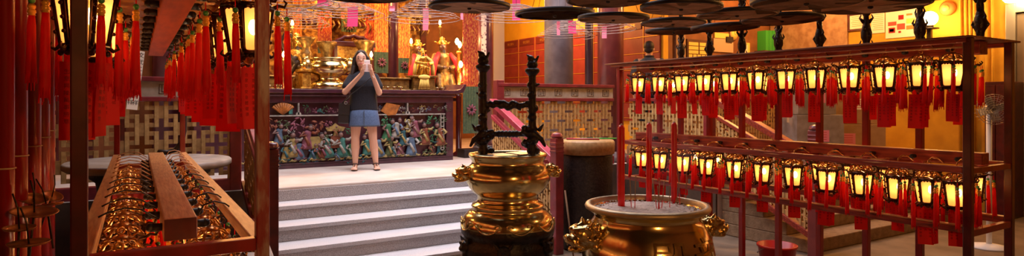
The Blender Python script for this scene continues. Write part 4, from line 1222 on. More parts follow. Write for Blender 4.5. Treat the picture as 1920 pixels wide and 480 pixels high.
# pale beading that divides the panels
b = MB()
zr = .715
def bead(x0, x1, z0, z1): b.bb(x0, x1, -.034, .03, z0, z1)
bead(-hw + .09, hw - .14, zr, zr + .018)
px2x = lambda px, py=240: onY(px, py, AY).x - (AX0 + AX1) / 2
for xx in (px2x(559), px2x(763)):
    bead(xx - .01, xx + .01, zr + .018, .895); bead(xx - .035, xx + .035, zr + .02, zr + .04); bead(xx - .028, xx + .028, zr + .04, zr + .055)
xe = hw - .17
bead(xe - .05, xe - .038, .16, zr); bead(xe + .0, xe + .012, .16, zr); bead(xe - .05, xe + .012, .16, .172)
for k in range(8): bead(xe - .038, xe, .2 + .065 * k, .212 + .065 * k)
b.build('pale_beading', 'carve_pale', al)
rr = random.Random(21)
COLS = ['turquoise', 'jade', 'mauve', 'straw', 'pale', 'sky', 'rust', 'pinky', 'teal']
def person_relief(x, z, h, c1, c2, lean=0, kind=0):
    b = MB(); y = -.002
    b.mat(0)
    b.lathe([(h * .26, 0), (h * .24, h * .12), (h * .17, h * .42), (h * .14, h * .62), (h * .17, h * .70), (h * .07, h * .76)], 10, sy=.45)
    b.mat(1); b.ball((lean * .3 * h, -.012, h * .87), h * .105, 8, 6)
    b.mat(2)
    b.tube([(-h * .15, -.01, h * .68), (-h * (.27 + .05 * kind), -.025, h * .5), (-h * (.15 - .1 * kind), -.035, h * (.45 + .12 * kind))], [h * .06, h * .06, h * .035], 6)
    b.tube([(h * .15, -.01, h * .68), (h * .29, -.025, h * (.52 + .15 * kind)), (h * (.16 + .2 * kind), -.035, h * (.46 + .3 * kind))], [h * .06, h * .06, h * .035], 6)
    b.ball((0, -.01, h * .03), (h * .34, .02, h * .06), 8, 5)
    b.mat(2); b.tube([(-h * .1, -.03, h * .5), (h * .08, -.035, h * .15)], [h * .05, h * .07], 6)
    b.mat(3); b.ball((lean * .3 * h, -.006, h * .96), (h * .09, h * .07, h * .07), 7, 5)
    b.build('carved_figure', ['carve_' + c1, 'carve_pinky', 'carve_' + c2, 'black_ink'], al, (x, -.012, z), (0, lean * .3, 0))
spots = [(508, .13, .33, 'mauve', 'sky'), (522, .34, .28, 'sky', 'pinky'), (535, .12, .25, 'straw', 'teal'), (549, .16, .34, 'straw', 'pale'), (562, .12, .3, 'sky', 'mauve'), (574, .26, .34, 'mauve', 'rust'), (585, .12, .22, 'teal', 'sky'),
         (597, .1, .24, 'moss', 'rust'), (606, .12, .27, 'rust', 'mauve'), (613, .3, .2, 'moss', 'pale'), (616, .13, .36, 'turquoise', 'pale'), (641, .13, .36, 'turquoise', 'pale'), (629, .42, .16, 'straw', 'rust'), (634, .08, .17, 'pale', 'sky'),
         (655, .12, .25, 'jade', 'pale'), (688, .14, .3, 'turquoise', 'straw'), (700, .1, .22, 'straw', 'mauve'), (712, .1, .34, 'sky', 'straw'), (724, .34, .33, 'jade', 'pinky'), (729, .11, .30, 'moss', 'straw'), (741, .38, .30, 'pale', 'sky'), (738, .1, .2, 'pale', 'teal'), (750, .12, .24, 'mauve', 'pinky'),
         (756, .26, .30, 'teal', 'straw'), (771, .1, .38, 'sky', 'pale'), (780, .38, .33, 'mauve', 'pinky'), (787, .3, .18, 'jade', 'pinky'), (797, .26, .34, 'rust', 'straw'), (826, .24, .36, 'rust', 'straw'), (765, .5, .2, 'straw', 'pale'), (808, .12, .16, 'moss', 'rust'), (718, .56, .14, 'moss', 'jade')]
for i, (px, z, h, c1, c2) in enumerate(spots):
    person_relief(px2x(px), z, h, c1, c2, rr.uniform(-.5, .5), i % 2)
def foliage(x, z, r, c, n=9, sq=.8):
    n = int(n * 1.7)
    b = MB()
    for k in range(n):
        a = rr.random() * 6.28; q = r * math.sqrt(rr.random())
        b.ball((q * math.cos(a), -.004 - .01 * rr.random(), q * sq * math.sin(a)), (r * (.22 + .2 * rr.random()), .010, r * (.07 + .08 * rr.random())), 6, 4, Matrix.Rotation(rr.random() * 3, 3, 'Y'))
    b.build('carved_foliage', 'carve_' + c, al, (x, -.012, z))
for px, z, r, c in ((505, .62, .10, 'rust'), (530, .60, .09, 'moss'), (556, .60, .12, 'mauve'), (590, .58, .12, 'rust'), (616, .60, .07, 'mauve'), (600, .4, .07, 'moss'), (538, .4, .07, 'moss'), (655, .5, .06, 'jade'), (698, .62, .07, 'straw'), (690, .5, .08, 'straw'), (724, .64, .07, 'jade'), (766, .62, .07, 'straw'), (760, .5, .05, 'straw'),
                    (810, .62, .11, 'jade'), (830, .64, .07, 'moss'), (812, .44, .10, 'jade'), (808, .33, .07, 'jade'), (838, .2, .05, 'moss'), (520, .1, .07, 'teal'), (570, .1, .08, 'teal'), (650, .1, .08, 'teal'), (590, .11, .06, 'sky'), (678, .1, .08, 'teal'), (800, .12, .08, 'moss'), (545, .5, .05, 'pale'), (568, .47, .06, 'mauve'), (833, .12, .06, 'moss')):
    foliage(px2x(px), z, r, c)
def patch(px0, px1, z0, z1, name, m, d=.02):
    o = MB().bb(-(px2x(px1) - px2x(px0)) / 2, (px2x(px1) - px2x(px0)) / 2, -d, 0, 0, z1 - z0).build(name, m, al, ((px2x(px0) + px2x(px1)) / 2, -.012 + .03, z0), bevel=.004)
    return o
patch(619, 637, .26, .43, 'carved_pavilion', 'carve_rust', .05)
b = MB(); b.prism([(-.11, 0), (.11, 0), (.14, .05), (.05, .07), (0, .11), (-.05, .07), (-.14, .05)], -.03, .0); b.build('carved_roof', 'carve_straw', al, (px2x(628), .0, .50))
b = MB(); b.prism([(-.10, 0), (.10, 0), (.13, .16), (-.14, .16)], -.03, .0); b.build('carved_basket', 'carve_straw', al, (px2x(588), .0, .27))
b = MB(); b.lathe([(.05, 0), (.03, .05), (.03, .14), (.12, .19), (.14, .2), (.02, .2)], 14, sy=.3); b.build('carved_basin', 'carve_teal', al, (px2x(823), .0, .1))
# upper register: fan fringe, flowers, fish
b = MB()
for k in range(9):
    a = -.9 + k * .22
    b.tube([(0, -.02, 0), (math.sin(a) * .17, -.035, .03 + math.cos(a) * .13)], [.008, .022], 6)
b.build('carved_fan', 'carve_orange', al, (px2x(530), .0, zr + .025))
patch(541, 548, zr + .03, zr + .15, 'carved_leaf', 'carve_turquoise', .05)
for px, z, r, c in ((577, .79, .05, 'moss'), (590, .80, .05, 'mauve'), (600, .78, .06, 'turquoise'), (609, .81, .05, 'moss'), (620, .79, .05, 'mauve'), (632, .78, .04, 'pinky'), (640, .8, .04, 'pale'), (572, .84, .04, 'jade'), (708, .79, .04, 'pale'), (712, .84, .03, 'sky'),
                    (752, .80, .05, 'pale'), (757, .75, .03, 'straw'), (793, .82, .06, 'straw'), (786, .79, .06, 'pale'), (801, .8, .05, 'sky'), (822, .80, .05, 'moss'), (833, .83, .05, 'pale'), (815, .84, .035, 'straw'), (840, .78, .05, 'moss'), (775, .80, .05, 'rust'), (770, .85, .03, 'moss')):
    foliage(px2x(px), z, r, c, 6)
o = MB().prism([(-.15, -.02), (-.06, .10), (.15, .06), (.08, -.08), (-.04, -.09)], -.035, 0).build('carved_scroll', 'carve_orange', al, (px2x(731), .0, .80))
# gold scroll band along the foot
b = MB(); n = 26
for k in range(n):
    x = -hw + .12 + (W - .26) * k / n
    b.tube([(x, -.03, .095), (x + .035, -.036, .12 + .01 * math.sin(k * 2)), (x + .07, -.036, .10), (x + .10, -.03, .115), (x + .085, -.036, .09)], [.006, .014, .012, .009, .004], 6)
    b.ball((x + .05, -.03, .105), (.02, .01, .014), 6, 4)
b.build('gold_scroll_band', 'carve_straw', al)

# ============================================================ things on the altar
TZ = PZ + AH
def at_alt(px, py, Y):
    p = onY(px, py, Y); return p
def lathe_thing(name, label, cat, px, Y, prof, m, n=32, part='body', group=None, s=None):
    p = onY(px, 190, Y)
    t = thing(name, label, cat, (p.x, Y, TZ + .001), 0, group)
    MB().lathe(prof, n).build(part, m, t)
    return t
def mpp(px, Y): return Y / (CS - SN * (px - 960) / F) / F
m1 = mpp(615, 9.15)
t = lathe_thing('brass_bowl_censer', 'wide polished brass bowl on a scalloped foot standing on the altar behind the visitor', 'incense burner', 616, 9.15,
    [(.20, 0), (.26, .01), (.27, .05), (.25, .10), (.17, .14), (.15, .17), (.17, .20), (.24, .24), (.275, .30), (.275, .36), (.24, .40), (.235, .42), (.27, .445), (.285, .455), (.28, .465), (.25, .45), (.02, .42)], 'brass', 48)
for s in (-1, 1):
    b = MB(); b.X = Matrix.Translation((s * .30, 0, .36)) @ Matrix.Scale(.11, 4)
    b.ball((0, 0, 0), (.8, .7, .9)); b.ball((s * .5, 0, -.1), (.5, .4, .4)); b.ball((s * .2, 0, .8), .4); b.cap((s * .4, 0, -.4), (0, 0, -.9), .35, .2)
    b.build('lion_handle', 'brass_worn', t)
def trumpet(r, h):
    return [(r * .75, 0), (r * .8, h * .05), (r * .5, h * .1), (r * .42, h * .25), (r * .62, h * .42), (r * .62, h * .5), (r * .42, h * .6), (r * .45, h * .75), (r * .8, h * .92), (r, h * .99), (r * .96, h), (r * .1, h * .9)]
def box_stand(name, label, px0, px1, Y, h, m, dz=0, dep=.3, cat='stand'):
    a_, c_ = onY(px0, 190, Y), onY(px1, 190, Y); w = c_.x - a_.x
    t = thing(name, label, cat, ((a_.x + c_.x) / 2, Y, TZ + .001 + dz))
    b = MB(); b.bb(-w / 2, w / 2, -dep / 2, dep / 2, 0, h * .12); b.bb(-w / 2 + .02, w / 2 - .02, -dep / 2 + .02, dep / 2 - .02, h * .12, h * .85); b.bb(-w / 2 - .01, w / 2 + .01, -dep / 2 - .01, dep / 2 + .01, h * .85, h)
    b.build('body', m, t, bevel=.008)
    return t
box_stand('low_chest', 'long tan low chest on the altar beside the red post and the hanging tassel', 498, 548, 9.3, .20, 'gold_dull')
box_stand('carved_plinth', 'dark carved gold plinth between the low chest and the brass bowl', 560, 582, 9.25, .30, 'gilt_relief')
lathe_thing('dark_vase', 'dark bronze trumpet vase on the carved plinth', 'vase', 574, 9.3, [(r, z + .31) for r, z in trumpet(.14, .46)], 'gold_dull')
lathe_thing('tall_vase', 'dull grey-gold trumpet vase rising behind the brass bowl', 'vase', 612, 9.5, [(r, z) for r, z in trumpet(.16, .74)], 'gold_dull')
lathe_thing('flared_vase', 'dull gold flared vase behind the visitor beside the framed picture', 'vase', 683, 9.45, [(r, z) for r, z in trumpet(.17, .78)], 'gold_dull')
box_stand('altar_box', 'long dull brass box on the altar between the visitor and the gilded stand', 704, 764, 9.25, .20, 'gold_dull')
box_stand('gilded_stand', 'square dull gold stand with a flared top holding the small gold statue', 768, 812, 9.15, .24, 'gold_dull')
for s, px in ((0, 591), (1, 640)):
    pass
# framed gold picture
p = onY(663, 84, 9.9)
t = thing('framed_picture', 'dark framed gilded picture behind the visitor', 'picture', (p.x, 9.9, TZ + .001))
MB().bb(-.27, .27, -.02, .02, .32, .72).build('picture', 'gilt_relief', t)
b = MB(); b.bb(-.33, -.27, -.035, .035, 0, .80); b.bb(.27, .33, -.035, .035, 0, .80); b.bb(-.36, .36, -.04, .04, .72, .80); b.bb(-.36, .36, -.04, .04, .25, .32)
b.tube([(-.30 + .05 * k, 0, .80 + .09 * math.sin(PI * k / 12) + .012 * math.cos(PI * k / 1.5)) for k in range(13)], [.02] + [.035] * 11 + [.02], 8)
b.build('frame', 'dark_lacquer', t, bevel=.006)
# lamps with candle bulbs
def bulb_lamp(px, py, Y, label, style='candle'):
    p = onY(px, py, Y)
    t = thing('candle_lamp', label, 'lamp', (p.x, Y, TZ + .001), 0, 'small candle lamps on the altar')
    h = p.z - TZ
    b = MB(); b.lathe([(.05, 0), (.055, .015), (.018, .03), (.014, h - .10), (.035, h - .08), (.035, h - .07), (.018, h - .06), (.015, h - .035)], 12); b.build('stem', 'gold_dull', t)
    MB().lathe([(.012, h - .034), (.024, h - .01), (.02, h + .02), (.004, h + .055)], 12).build('bulb', 'bulb_white', t)
bulb_lamp(696, 103, 9.2, 'candle lamp on a dark stem at the shoulder of the visitor')
bulb_lamp(548, 44, 9.9, 'upper candle lamp beside the curled dark candelabra')
bulb_lamp(532, 103, 9.1, 'candle lamp glowing beside the hanging red tassel')
bulb_lamp(538, 108, 9.45, 'candle lamp just behind the one by the red tassel')
bulb_lamp(771, 78, 9.5, 'tall candle lamp before the orange banner and the dark-faced statue')
bulb_lamp(825, 43, 9.95, 'highest candle lamp, above the head of the red-robed statue')
for i, (px, py) in enumerate(((857, 78), (862, 84), (864, 121), (872, 147))):
    pass
p = onY(860, 160, 9.3)
t = thing('gold_lamp_stand', 'gilded lamp stand with four glowing bulbs beside the embroidered banner', 'lamp', (p.x, 9.3, PZ))
hh = TZ - PZ
b = MB(); b.lathe([(.12, 0), (.13, .03), (.05, .08), (.045, hh - .1), (.06, hh - .05)], 14); b.build('pedestal', 'dark_lacquer', t)
b = MB(); b.lathe([(.06, hh - .049), (.10, hh), (.08, hh + .04), (.035, hh + .07), (.03, hh + .3), (.05, hh + .33), (.03, hh + .36), (.025, hh + .62), (.05, hh + .65), (.03, hh + .68)], 14)
for (px, py) in ((857, 78), (862, 84), (864, 121), (872, 147)):
    q = onY(px, py, 9.26); x, z = q.x - p.x, q.z - PZ
    b.tube([(0, 0, z - .1), (x * .6, -.03, z - .07), (x, -.04, z - .05)], .012, 7)
b.build('stand', 'gold', t)
for (px, py) in ((857, 78), (862, 84), (864, 121), (872, 147)):
    q = onY(px, py, 9.26); MB().lathe([(.015, -.05), (.035, -.01), (.03, .03), (.005, .06)], 12, (q.x - p.x, -.04, q.z - PZ)).build('bulb', 'bulb_white', t)
# curled dark candelabra
p = onY(540, 90, 9.35)
t = thing('dragon_candelabra', 'dark curling dragon candelabra silhouetted against the altar glow', 'candelabra', (p.x, 9.35, TZ + .001))
b = MB(); b.tube([(0, 0, 0), (-.02, 0, .15), (.05, 0, .28), (.10, 0, .38), (.02, 0, .48), (-.06, 0, .58), (-.10, 0, .70), (-.04, 0, .82), (.05, 0, .80), (.06, 0, .72)], [.05, .035, .045, .055, .05, .03, .028, .025, .02, .01], 10)
for k, (x, z) in enumerate(((.08, .33), (.13, .40), (.05, .44), (.16, .34), (.0, .52), (-.06, .5), (.1, .46), (.02, .2), (-.05, .12))): b.ball((x, 0, z), .045)
b.build('dragon', 'iron', t, remesh=.012)

# statues
def statue(px, Y, zb, h, robe, face, label, sash=None, wide=1, extra=None, zbase=None):
    p = onY(px, 190, Y)
    t = thing('deity_statue', label, 'statue', (p.x, Y, zb))
    b = MB()
    b.lathe([(.26, 0), (.28, .1), (.24, .35), (.20, .5), (.21, .68), (.17, .76), (.07, .80)], 18, sx=h * wide, sy=h * .8)
    b.v = [(x, y, z * h) for x, y, z in b.v]
    b.cap((-.19 * h * wide, 0, .70 * h), (-.30 * h * wide, -.08, .5 * h), .07 * h, .08 * h); b.cap((-.30 * h * wide, -.08, .5 * h), (-.10 * h, -.18, .46 * h), .08 * h, .05 * h)
    b.cap((.19 * h * wide, 0, .70 * h), (.30 * h * wide, -.08, .5 * h), .07 * h, .08 * h); b.cap((.30 * h * wide, -.08, .5 * h), (.10 * h, -.18, .46 * h), .08 * h, .05 * h)
    b.cap((-.12 * h, -.1, .28 * h), (-.14 * h, -.2 * h, .08 * h), .10 * h, .08 * h); b.cap((.12 * h, -.1, .28 * h), (.14 * h, -.2 * h, .08 * h), .10 * h, .08 * h)
    b.build('robe', robe, t, remesh=.012 * max(h, .6), smooth_it=2)
    b = MB(); b.ball((0, -.02, .885 * h), (.075 * h, .08 * h, .10 * h), 14, 10); b.cap((0, 0, .78 * h), (0, -.01, .84 * h), .045 * h); b.ball((0, -.1 * h, .875 * h), (.016 * h, .02 * h, .025 * h), 8, 6)
    b.cap((-.10 * h, -.19, .46 * h), (-.05 * h, -.22, .47 * h), .035 * h, .03 * h); b.cap((.10 * h, -.19, .46 * h), (.05 * h, -.22, .47 * h), .035 * h, .03 * h)
    b.build('face', face, t)
    b = MB(); b.cap((0, -.09 * h, .80 * h), (0, -.13 * h, .62 * h), .04 * h, .012 * h); b.build('beard', 'hair', t)
    b = MB(); b.lathe([(.085, .93), (.10, .95), (.085, 1.0), (.05, 1.04), (.06, 1.07), (.02, 1.1)], 14); b.v = [(x * h, y * h, z * h) for x, y, z in b.v]
    for k in range(5): b.ball(((-.10 + .05 * k) * h, -.08 * h, (.97 + .03 * (k % 2)) * h), .018 * h)
    b.cap((-.10 * h, 0, .97 * h), (-.17 * h, 0, 1.0 * h), .018 * h, .01 * h); b.cap((.10 * h, 0, .97 * h), (.17 * h, 0, 1.0 * h), .018 * h, .01 * h)
    b.build('headdress', 'gold', t)
    if sash:
        for s in (-1, 1):
            b = MB(); pts = [(s * .12 * h, -.10 * h, .76 * h), (s * .27 * h * wide, -.16 * h, .60 * h), (s * .34 * h * wide, -.16 * h, .35 * h), (s * .36 * h * wide, -.14 * h, .02 * h)]
            b.tube(pts, [.04 * h, .07 * h, .075 * h, .08 * h], 10); b.build('cape', sash, t)
    return t
statue(829, 9.5, TZ + .001, .84, 'gold_dull', 'dark_face', 'large dark-faced deity statue draped in a red cape on the altar', 'red_robe', .85)
statue(783, 9.65, TZ + .001, .80, 'gold_dull', 'dark_face', 'dark-red faced deity statue in a red cape standing behind the small gold statue', 'red_robe', .6)
statue(792, 9.15, TZ + .245, .40, 'gold', 'gold', 'small golden seated statue draped in pale yellow on the gilded stand', 'yellow_paper', 1.1)
statue(556, 9.75, TZ + .001, .80, 'gilt_relief', 'gold', 'golden deity statue glowing behind the dark vase and the candelabra', None, .7)
statue(541, 10.25, TZ + .001, .55, 'gilt_relief', 'gold', 'smaller golden deity statue behind the dragon candelabra', None, .8)
# yellow and white cloth bouquet before the small statue
p = onY(793, 120, 8.98)
b = MB()
for k in range(7): b.cap((-.08 + .027 * k, -.01 * (k % 2), 0), (-.05 + .018 * k, 0, .17), .016, .010)
b.ball((0, 0, .18), (.10, .03, .04)); tag(b.build('cloth_bouquet', 'yellow_paper', loc=(p.x, 8.93, TZ + .03)), 'pale folded yellow cloth in front of the small golden statue', 'cloth')
# small cups and plates along the altar
for i, px in enumerate((505, 516, 527, 716, 727, 739, 751, 820, 829)):
    p = onY(px, 160, 8.86)
    b = MB(); b.lathe([(.025, 0), (.018, .01), (.035, .045), (.037, .05), (.032, .048), (.012, .012)], 16)
    tag(b.build('offering_cup', 'brass', loc=(p.x, 8.86, TZ + .001)), 'tiny brass offering cup near the front edge of the altar', 'cup', 'tiny offering cups on the altar')

# ============================================================ shrine behind the altar
t = thing('gilded_screen', 'tall carved and gilded shrine screen glowing behind the altar', 'screen', (2.4, 11.2, PZ))
MB().bb(-2.4, 2.4, 0, .08, 0, 4.0).build('carved_panel', 'gilt_carving', t)
b = MB()
for x in (-2.4, -1.5, -.55, .55, 1.5, 2.4): b.bb(x - .06, x + .06, -.06, .0, 0, 4.0)
for z in (.6, 1.15, 2.3, 2.9): b.bb(-2.4, 2.4, -.05, .0, z, z + .08)
b.build('frame', 'dark_lacquer', t, bevel=.008)
b = MB(); rs = random.Random(5)
for k in range(150):
    x = rs.uniform(-2.35, 2.35); z = rs.choice((rs.uniform(2.35, 2.9), rs.uniform(2.95, 3.3), rs.uniform(1.2, 2.3)))
    b.tube([(x, -.02, z), (x + rs.uniform(-.07, .07), -.05, z + .05), (x + rs.uniform(-.1, .1), -.03, z + rs.uniform(.02, .12))], [.025, .03, .008], 6)
b.build('carved_scrolls', 'gilt_relief', t)
# carved valance in front
t = thing('gilded_valance', 'pierced gilded valance hanging above the statues', 'valance', (3.2, 10.3, 3.0))
b = MB()
for k in range(30):
    x = -1.3 + 2.6 * k / 29
    b.torus((x, 0, .12 + .03 * math.sin(k * 1.9)), .045, .012, 12, 5, Matrix.Rotation(PI / 2, 3, 'X')); b.tube([(x, 0, .02), (x + .03, -.02, -.05), (x - .02, 0, -.09 - .04 * (k % 3))], [.018, .016, .005], 6)
b.bb(-1.38, 1.38, -.03, .03, .18, .24); b.build('carving', 'gold_dull', t)
def banner(px0, px1, ytop, ybot, Y, m, label, hem='fringe_green', name='embroidered_banner', folds=0, hemh=.22, foot=True):
    a_, c_ = onY(px0, 100, Y), onY(px1, 100, Y); w = c_.x - a_.x
    zt, zb = onY((px0 + px1) / 2, ytop, Y).z, onY((px0 + px1) / 2, ybot, Y).z
    t = thing(name, label, 'banner', ((a_.x + c_.x) / 2, Y, zb))
    h = zt - zb; n = 16
    def cloth(nm, z0, z1, mm, dy=0, amp=.02):
        b = MB(); vs = []
        for i in range(n + 1):
            x = -w / 2 + w * i / n; y = dy + amp * math.sin(i * PI * .75)
            vs += [(x, y, z0), (x, y, z1), (x, y + .006, z0), (x, y + .006, z1)]
        fs = []
        for i in range(n):
            a = 4 * i; fs += [(a, a + 4, a + 5, a + 1), (a + 2, a + 3, a + 7, a + 6)]
        fs += [(0, 1, 3, 2), (4 * n, 4 * n + 2, 4 * n + 3, 4 * n + 1)]
        b.add(vs, fs, True); b.build(nm, mm, t)
    cloth('cloth', hemh, h, m)
    cloth('hem', 0, hemh * .995, hem, -.004)
    MB().tube([(-w / 2 - .02, 0, h + .01), (w / 2 + .02, 0, h + .01)], .014, 8).build('rod', 'gold_dull', t)
    for s in (-1, 1): MB().tube([(s * w * .4, 0, h + .02), (s * w * .4, 0, 4.898 - zb)], .004, 5).build('cord', 'iron', t)
    b = MB(); r_ = min(w * .34, .14)
    for k in range(9):
        a = 2 * PI * k / 9; b.ball((r_ * .6 * math.cos(a), -.03, hemh * .5 + r_ * .6 * math.sin(a)), (r_ * .42, .012, r_ * .2), 7, 5, Matrix.Rotation(-a, 3, 'Y'))
    b.build('flower', 'carve_mauve' if hem == 'fringe_green' else 'carve_straw', [q for q in t.children if q.name.startswith('hem')][0])
    return t
banner(702, 728, -5, 137, 10.1, 'brocade', 'orange-gold embroidered banner with a green flowered hem beside the visitor', hemh=.36)
banner(684, 702, 0, 128, 10.3, 'brocade_red', 'red-gold banner behind the flared vase', hemh=.3)
banner(747, 769, 34, 137, 10.0, 'brocade', 'narrow orange banner with a pointed top beside the dark column', hemh=.26)
banner(640, 668, -5, 60, 10.7, 'brocade_red', 'dim red-gold banner hanging above the framed picture')
banner(596, 622, -8, 100, 10.6, 'brocade_red', 'dark red banner with gold patches behind the tall trumpet vase', hemh=.2)
banner(549, 566, -8, 110, 10.8, 'brocade', 'yellow-gold banner glowing behind the dragon candelabra', hemh=.2)
banner(868, 897, 25, 250, 9.05, 'brocade_red', 'tall red-gold embroidered banner at the end of the altar', hemh=.78)
t = thing('banner_socket', 'dark low block on the floor beneath the tall embroidered banner', 'block', (onY(882, 270, 9.0).x, 9.0, PZ))
MB().bb(-.18, .18, -.13, .13, 0, .14).build('body', 'iron_dark', t, bevel=.01)
# side cabinet behind the altar's right-hand end
t = thing('side_table', 'dark lacquer side table standing just behind the end of the altar', 'table', (4.58, 9.75, PZ))
MB().bb(-.22, .22, -.25, .25, .92, .98).build('table_top', 'dark_lacquer', t, bevel=.006)
for x in (-.18, .18):
    for y in (-.2, .2): MB().bb(x - .025, x + .025, y - .025, y + .025, 0, .919).build('leg', 'dark_lacquer', t, bevel=.004)
# hangings above the left fence
t = thing('hanging_board', 'dark carved board with red-brown cloth high behind the fence at the near rack', 'board', (-.9, 9.9, PZ))
MB().bb(-1.6, 1.6, 0, .06, 0, 3.9).build('panel', 'brown_wall', t)
b = MB()
for k in range(9): b.bb(-1.5 + .37 * k, -1.44 + .37 * k, -.04, .0, 0, 3.9)
for z in (1.0, 1.7, 2.4): b.bb(-1.6, 1.6, -.045, .0, z, z + .07)
b.build('frame', 'dark_lacquer', t, bevel=.006)

# ============================================================ people
def loft(b, rings, n=24):
    vs = []
    for z, rx, ry, cx, cy in rings:
        for j in range(n):
            a = 2 * PI * j / n
            c_, s_ = math.cos(a), math.sin(a)
            e = .82
            vs.append((cx + rx * math.copysign(abs(c_) ** e, c_), cy + ry * math.copysign(abs(s_) ** e, s_), z))
    k = len(rings); fs = [tuple(reversed(range(n))), tuple((k - 1) * n + j for j in range(n))]
    for i in range(k - 1):
        for j in range(n):
            j2 = (j + 1) % n; fs.append((i * n + j, i * n + j2, (i + 1) * n + j2, (i + 1) * n + j))
    b.add(vs, fs, True)
def face_bits(t, hz, fy, X=None):
    b = MB(); b.X = X
    for s in (-1, 1): b.ball((s * .031, fy + .011, hz + .012), (.014, .006, .006), 8, 6)
    for s in (-1, 1): b.tube([(s * .014, fy + .008, hz + .034), (s * .034, fy + .006, hz + .04), (s * .05, fy + .018, hz + .034)], [.002, .0035, .002], 5)
    b.build('eyes', 'hair', t)
    b = MB(); b.X = X; b.ball((0, fy + .008, hz - .052), (.022, .007, .007), 10, 6); b.build('lips', 'lips', t)
def hand(b, wr, palm, dirs, tips, r=.0085):
    """palm block from the wrist then five bent fingers"""
    wr, palm = Vector(wr), Vector(palm)
    b.cap(wr, palm, .024, .030, 10)
    for (kn, mid, tip) in tips:
        b.cap(kn, mid, r * 1.05, r, 8); b.cap(mid, tip, r, r * .85, 8)
# ---- the visitor with the phone
wp = (2.60, 8.06)
wt = thing('person', 'long-haired woman in a black t-shirt and denim skirt raising a phone to her face', 'person', (*wp, PZ), -.31)
b = MB()
hz = 1.475
HX = Matrix.Translation((-.03, .0, 0))
b.X = HX
b.ball((0, -.005, hz + .02), (.074, .09, .098), 20, 14); b.ball((0, -.03, hz - .045), (.056, .058, .055), 16, 10)
b.ball((0, -.088, hz - .012), (.012, .018, .018), 8, 6)
b.ball((-.074, .0, hz - .005), (.012, .02, .028)); b.ball((.074, .0, hz - .005), (.012, .02, .028))
b.X = None
b.cap((0, .015, 1.28), (-.025, .0, 1.42), .052, .047)
b.cap((-.14, .01, 1.245), (.14, .01, 1.245), .04, .04)
b.ball((0, .01, 1.15), (.155, .10, .15), 16, 10); b.ball((0, .01, .95), (.15, .11, .16), 16, 10); b.ball((0, .01, .82), (.165, .12, .12), 16, 10)
SH, EL, WRr = (.158, 0, 1.24), (.205, -.08, 1.035), (.105, -.235, 1.29)
SL, EL2, WRl = (-.158, 0, 1.24), (-.235, -.08, 1.045), (-.02, -.235, 1.28)
b.cap(SH, EL, .050, .041); b.cap(EL, WRr, .040, .026)
b.cap(SL, EL2, .050, .041); b.cap(EL2, WRl, .040, .026)
b.cap((-.085, .01, .80), (-.105, -.01, .43), .092, .056); b.cap((-.105, -.01, .43), (-.105, .028, .30), .055, .058); b.cap((-.105, .028, .30), (-.105, .01, .08), .056, .033)
b.cap((.085, .01, .80), (.125, -.01, .43), .092, .056); b.cap((.125, -.01, .43), (.140, .028, .30), .055, .058); b.cap((.140, .028, .30), (.165, .01, .08), .056, .033)
for x in (-.105, .165):
    s = -1 if x < 0 else 1
    b.ball((x, .03, .045), (.032, .04, .04)); b.cap((x, .02, .05), (x + s * .012, -.10, .033), .034, .030); b.ball((x + s * .014, -.115, .03), (.04, .035, .022))
    for k in range(5): b.cap((x + s * .014 + (-.032 + .016 * k), -.125, .028), (x + s * .014 + (-.034 + .017 * k), -.155 + .006 * abs(k - (1 if s > 0 else 3)), .022), .011, .009, 8)
# hands around the phone (its slab is 75 mm wide, centred at x=.012)
pc = Vector((.045, -.292, 1.365))
for s, wr in ((1, WRr), (-1, WRl)):
    palm = Vector((pc.x + s * .048, -.272, 1.335))
    b.cap(wr, palm, .026, .027)
    for k in range(4):
        z = 1.325 + .021 * k
        kn = Vector((pc.x + s * .056, -.288, z)); mid = Vector((pc.x + s * .052, -.316, z + .006)); tp_ = Vector((pc.x + s * (.022 - .003 * k), -.312, z + .010))
        b.cap(palm, kn, .014, .0098, 8); b.cap(kn, mid, .0095, .009, 8); b.cap(mid, tp_, .009, .0075, 8)
    b.cap(palm, (pc.x + s * .044, -.262, 1.365), .013, .010, 8); b.cap((pc.x + s * .044, -.262, 1.365), (pc.x + s * .018, -.270, 1.385), .010, .0085, 8)
b.build('body', 'skin', wt, remesh=.006, smooth_it=2)
face_bits(wt, hz, -.093, HX)
b = MB()
loft(b, [(.80, .195, .135, .0, .01), (.90, .185, .128, 0, .01), (1.02, .168, .118, 0, .005), (1.12, .178, .128, 0, -.005), (1.20, .182, .118, 0, 0), (1.27, .165, .085, 0, .005), (1.315, .085, .065, 0, .01), (1.325, .07, .058, 0, .01)])
for s in (-1, 1): b.cap((s * .152, 0, 1.245), (s * (.195 if s > 0 else .215), -.055, 1.12), .054, .064)
b.build('t_shirt', 'navy_cloth', wt, remesh=.007, smooth_it=3)
b = MB(); loft(b, [(.585, .205, .145, .015, .0), (.60, .205, .146, .015, 0), (.72, .195, .142, .008, .005), (.83, .178, .13, 0, .01)]); b.build('denim_skirt', 'denim', wt, smooth_it=0)
b = MB(); loft(b, [(.592, .2065, .1475, .015, .0), (.604, .2065, .1475, .015, 0)]); b.bb(.004, .012, -.146, -.13, .60, .80); b.build('skirt_hem', 'slate_cloth', wt)
b = MB(); b.X = HX
b.ball((0, .022, hz + .04), (.092, .098, .102), 18, 12)
b.ball((0, .07, hz - .03), (.09, .06, .12), 14, 10)
for s in (-1, 1):
    b.cap((s * .030, -.040, hz + .095), (s * .080, -.015, hz + .02), .026, .024); b.cap((s * .086, -.01, hz + .02), (s * .098, .0, hz - .09), .028, .028)
    b.cap((s * .098, .0, hz - .09), (s * .125 if s < 0 else .10, -.03, hz - (.25 if s < 0 else .20)), .034 if s < 0 else .026, .022)
    b.cap((s * .08, .05, hz - .05), (s * .10, .05, hz - .24), .045, .04)
b.cap((0, .09, hz - .05), (0, .10, hz - .26), .08, .07)
b.build('hair', 'hair', wt, remesh=.007, smooth_it=1)
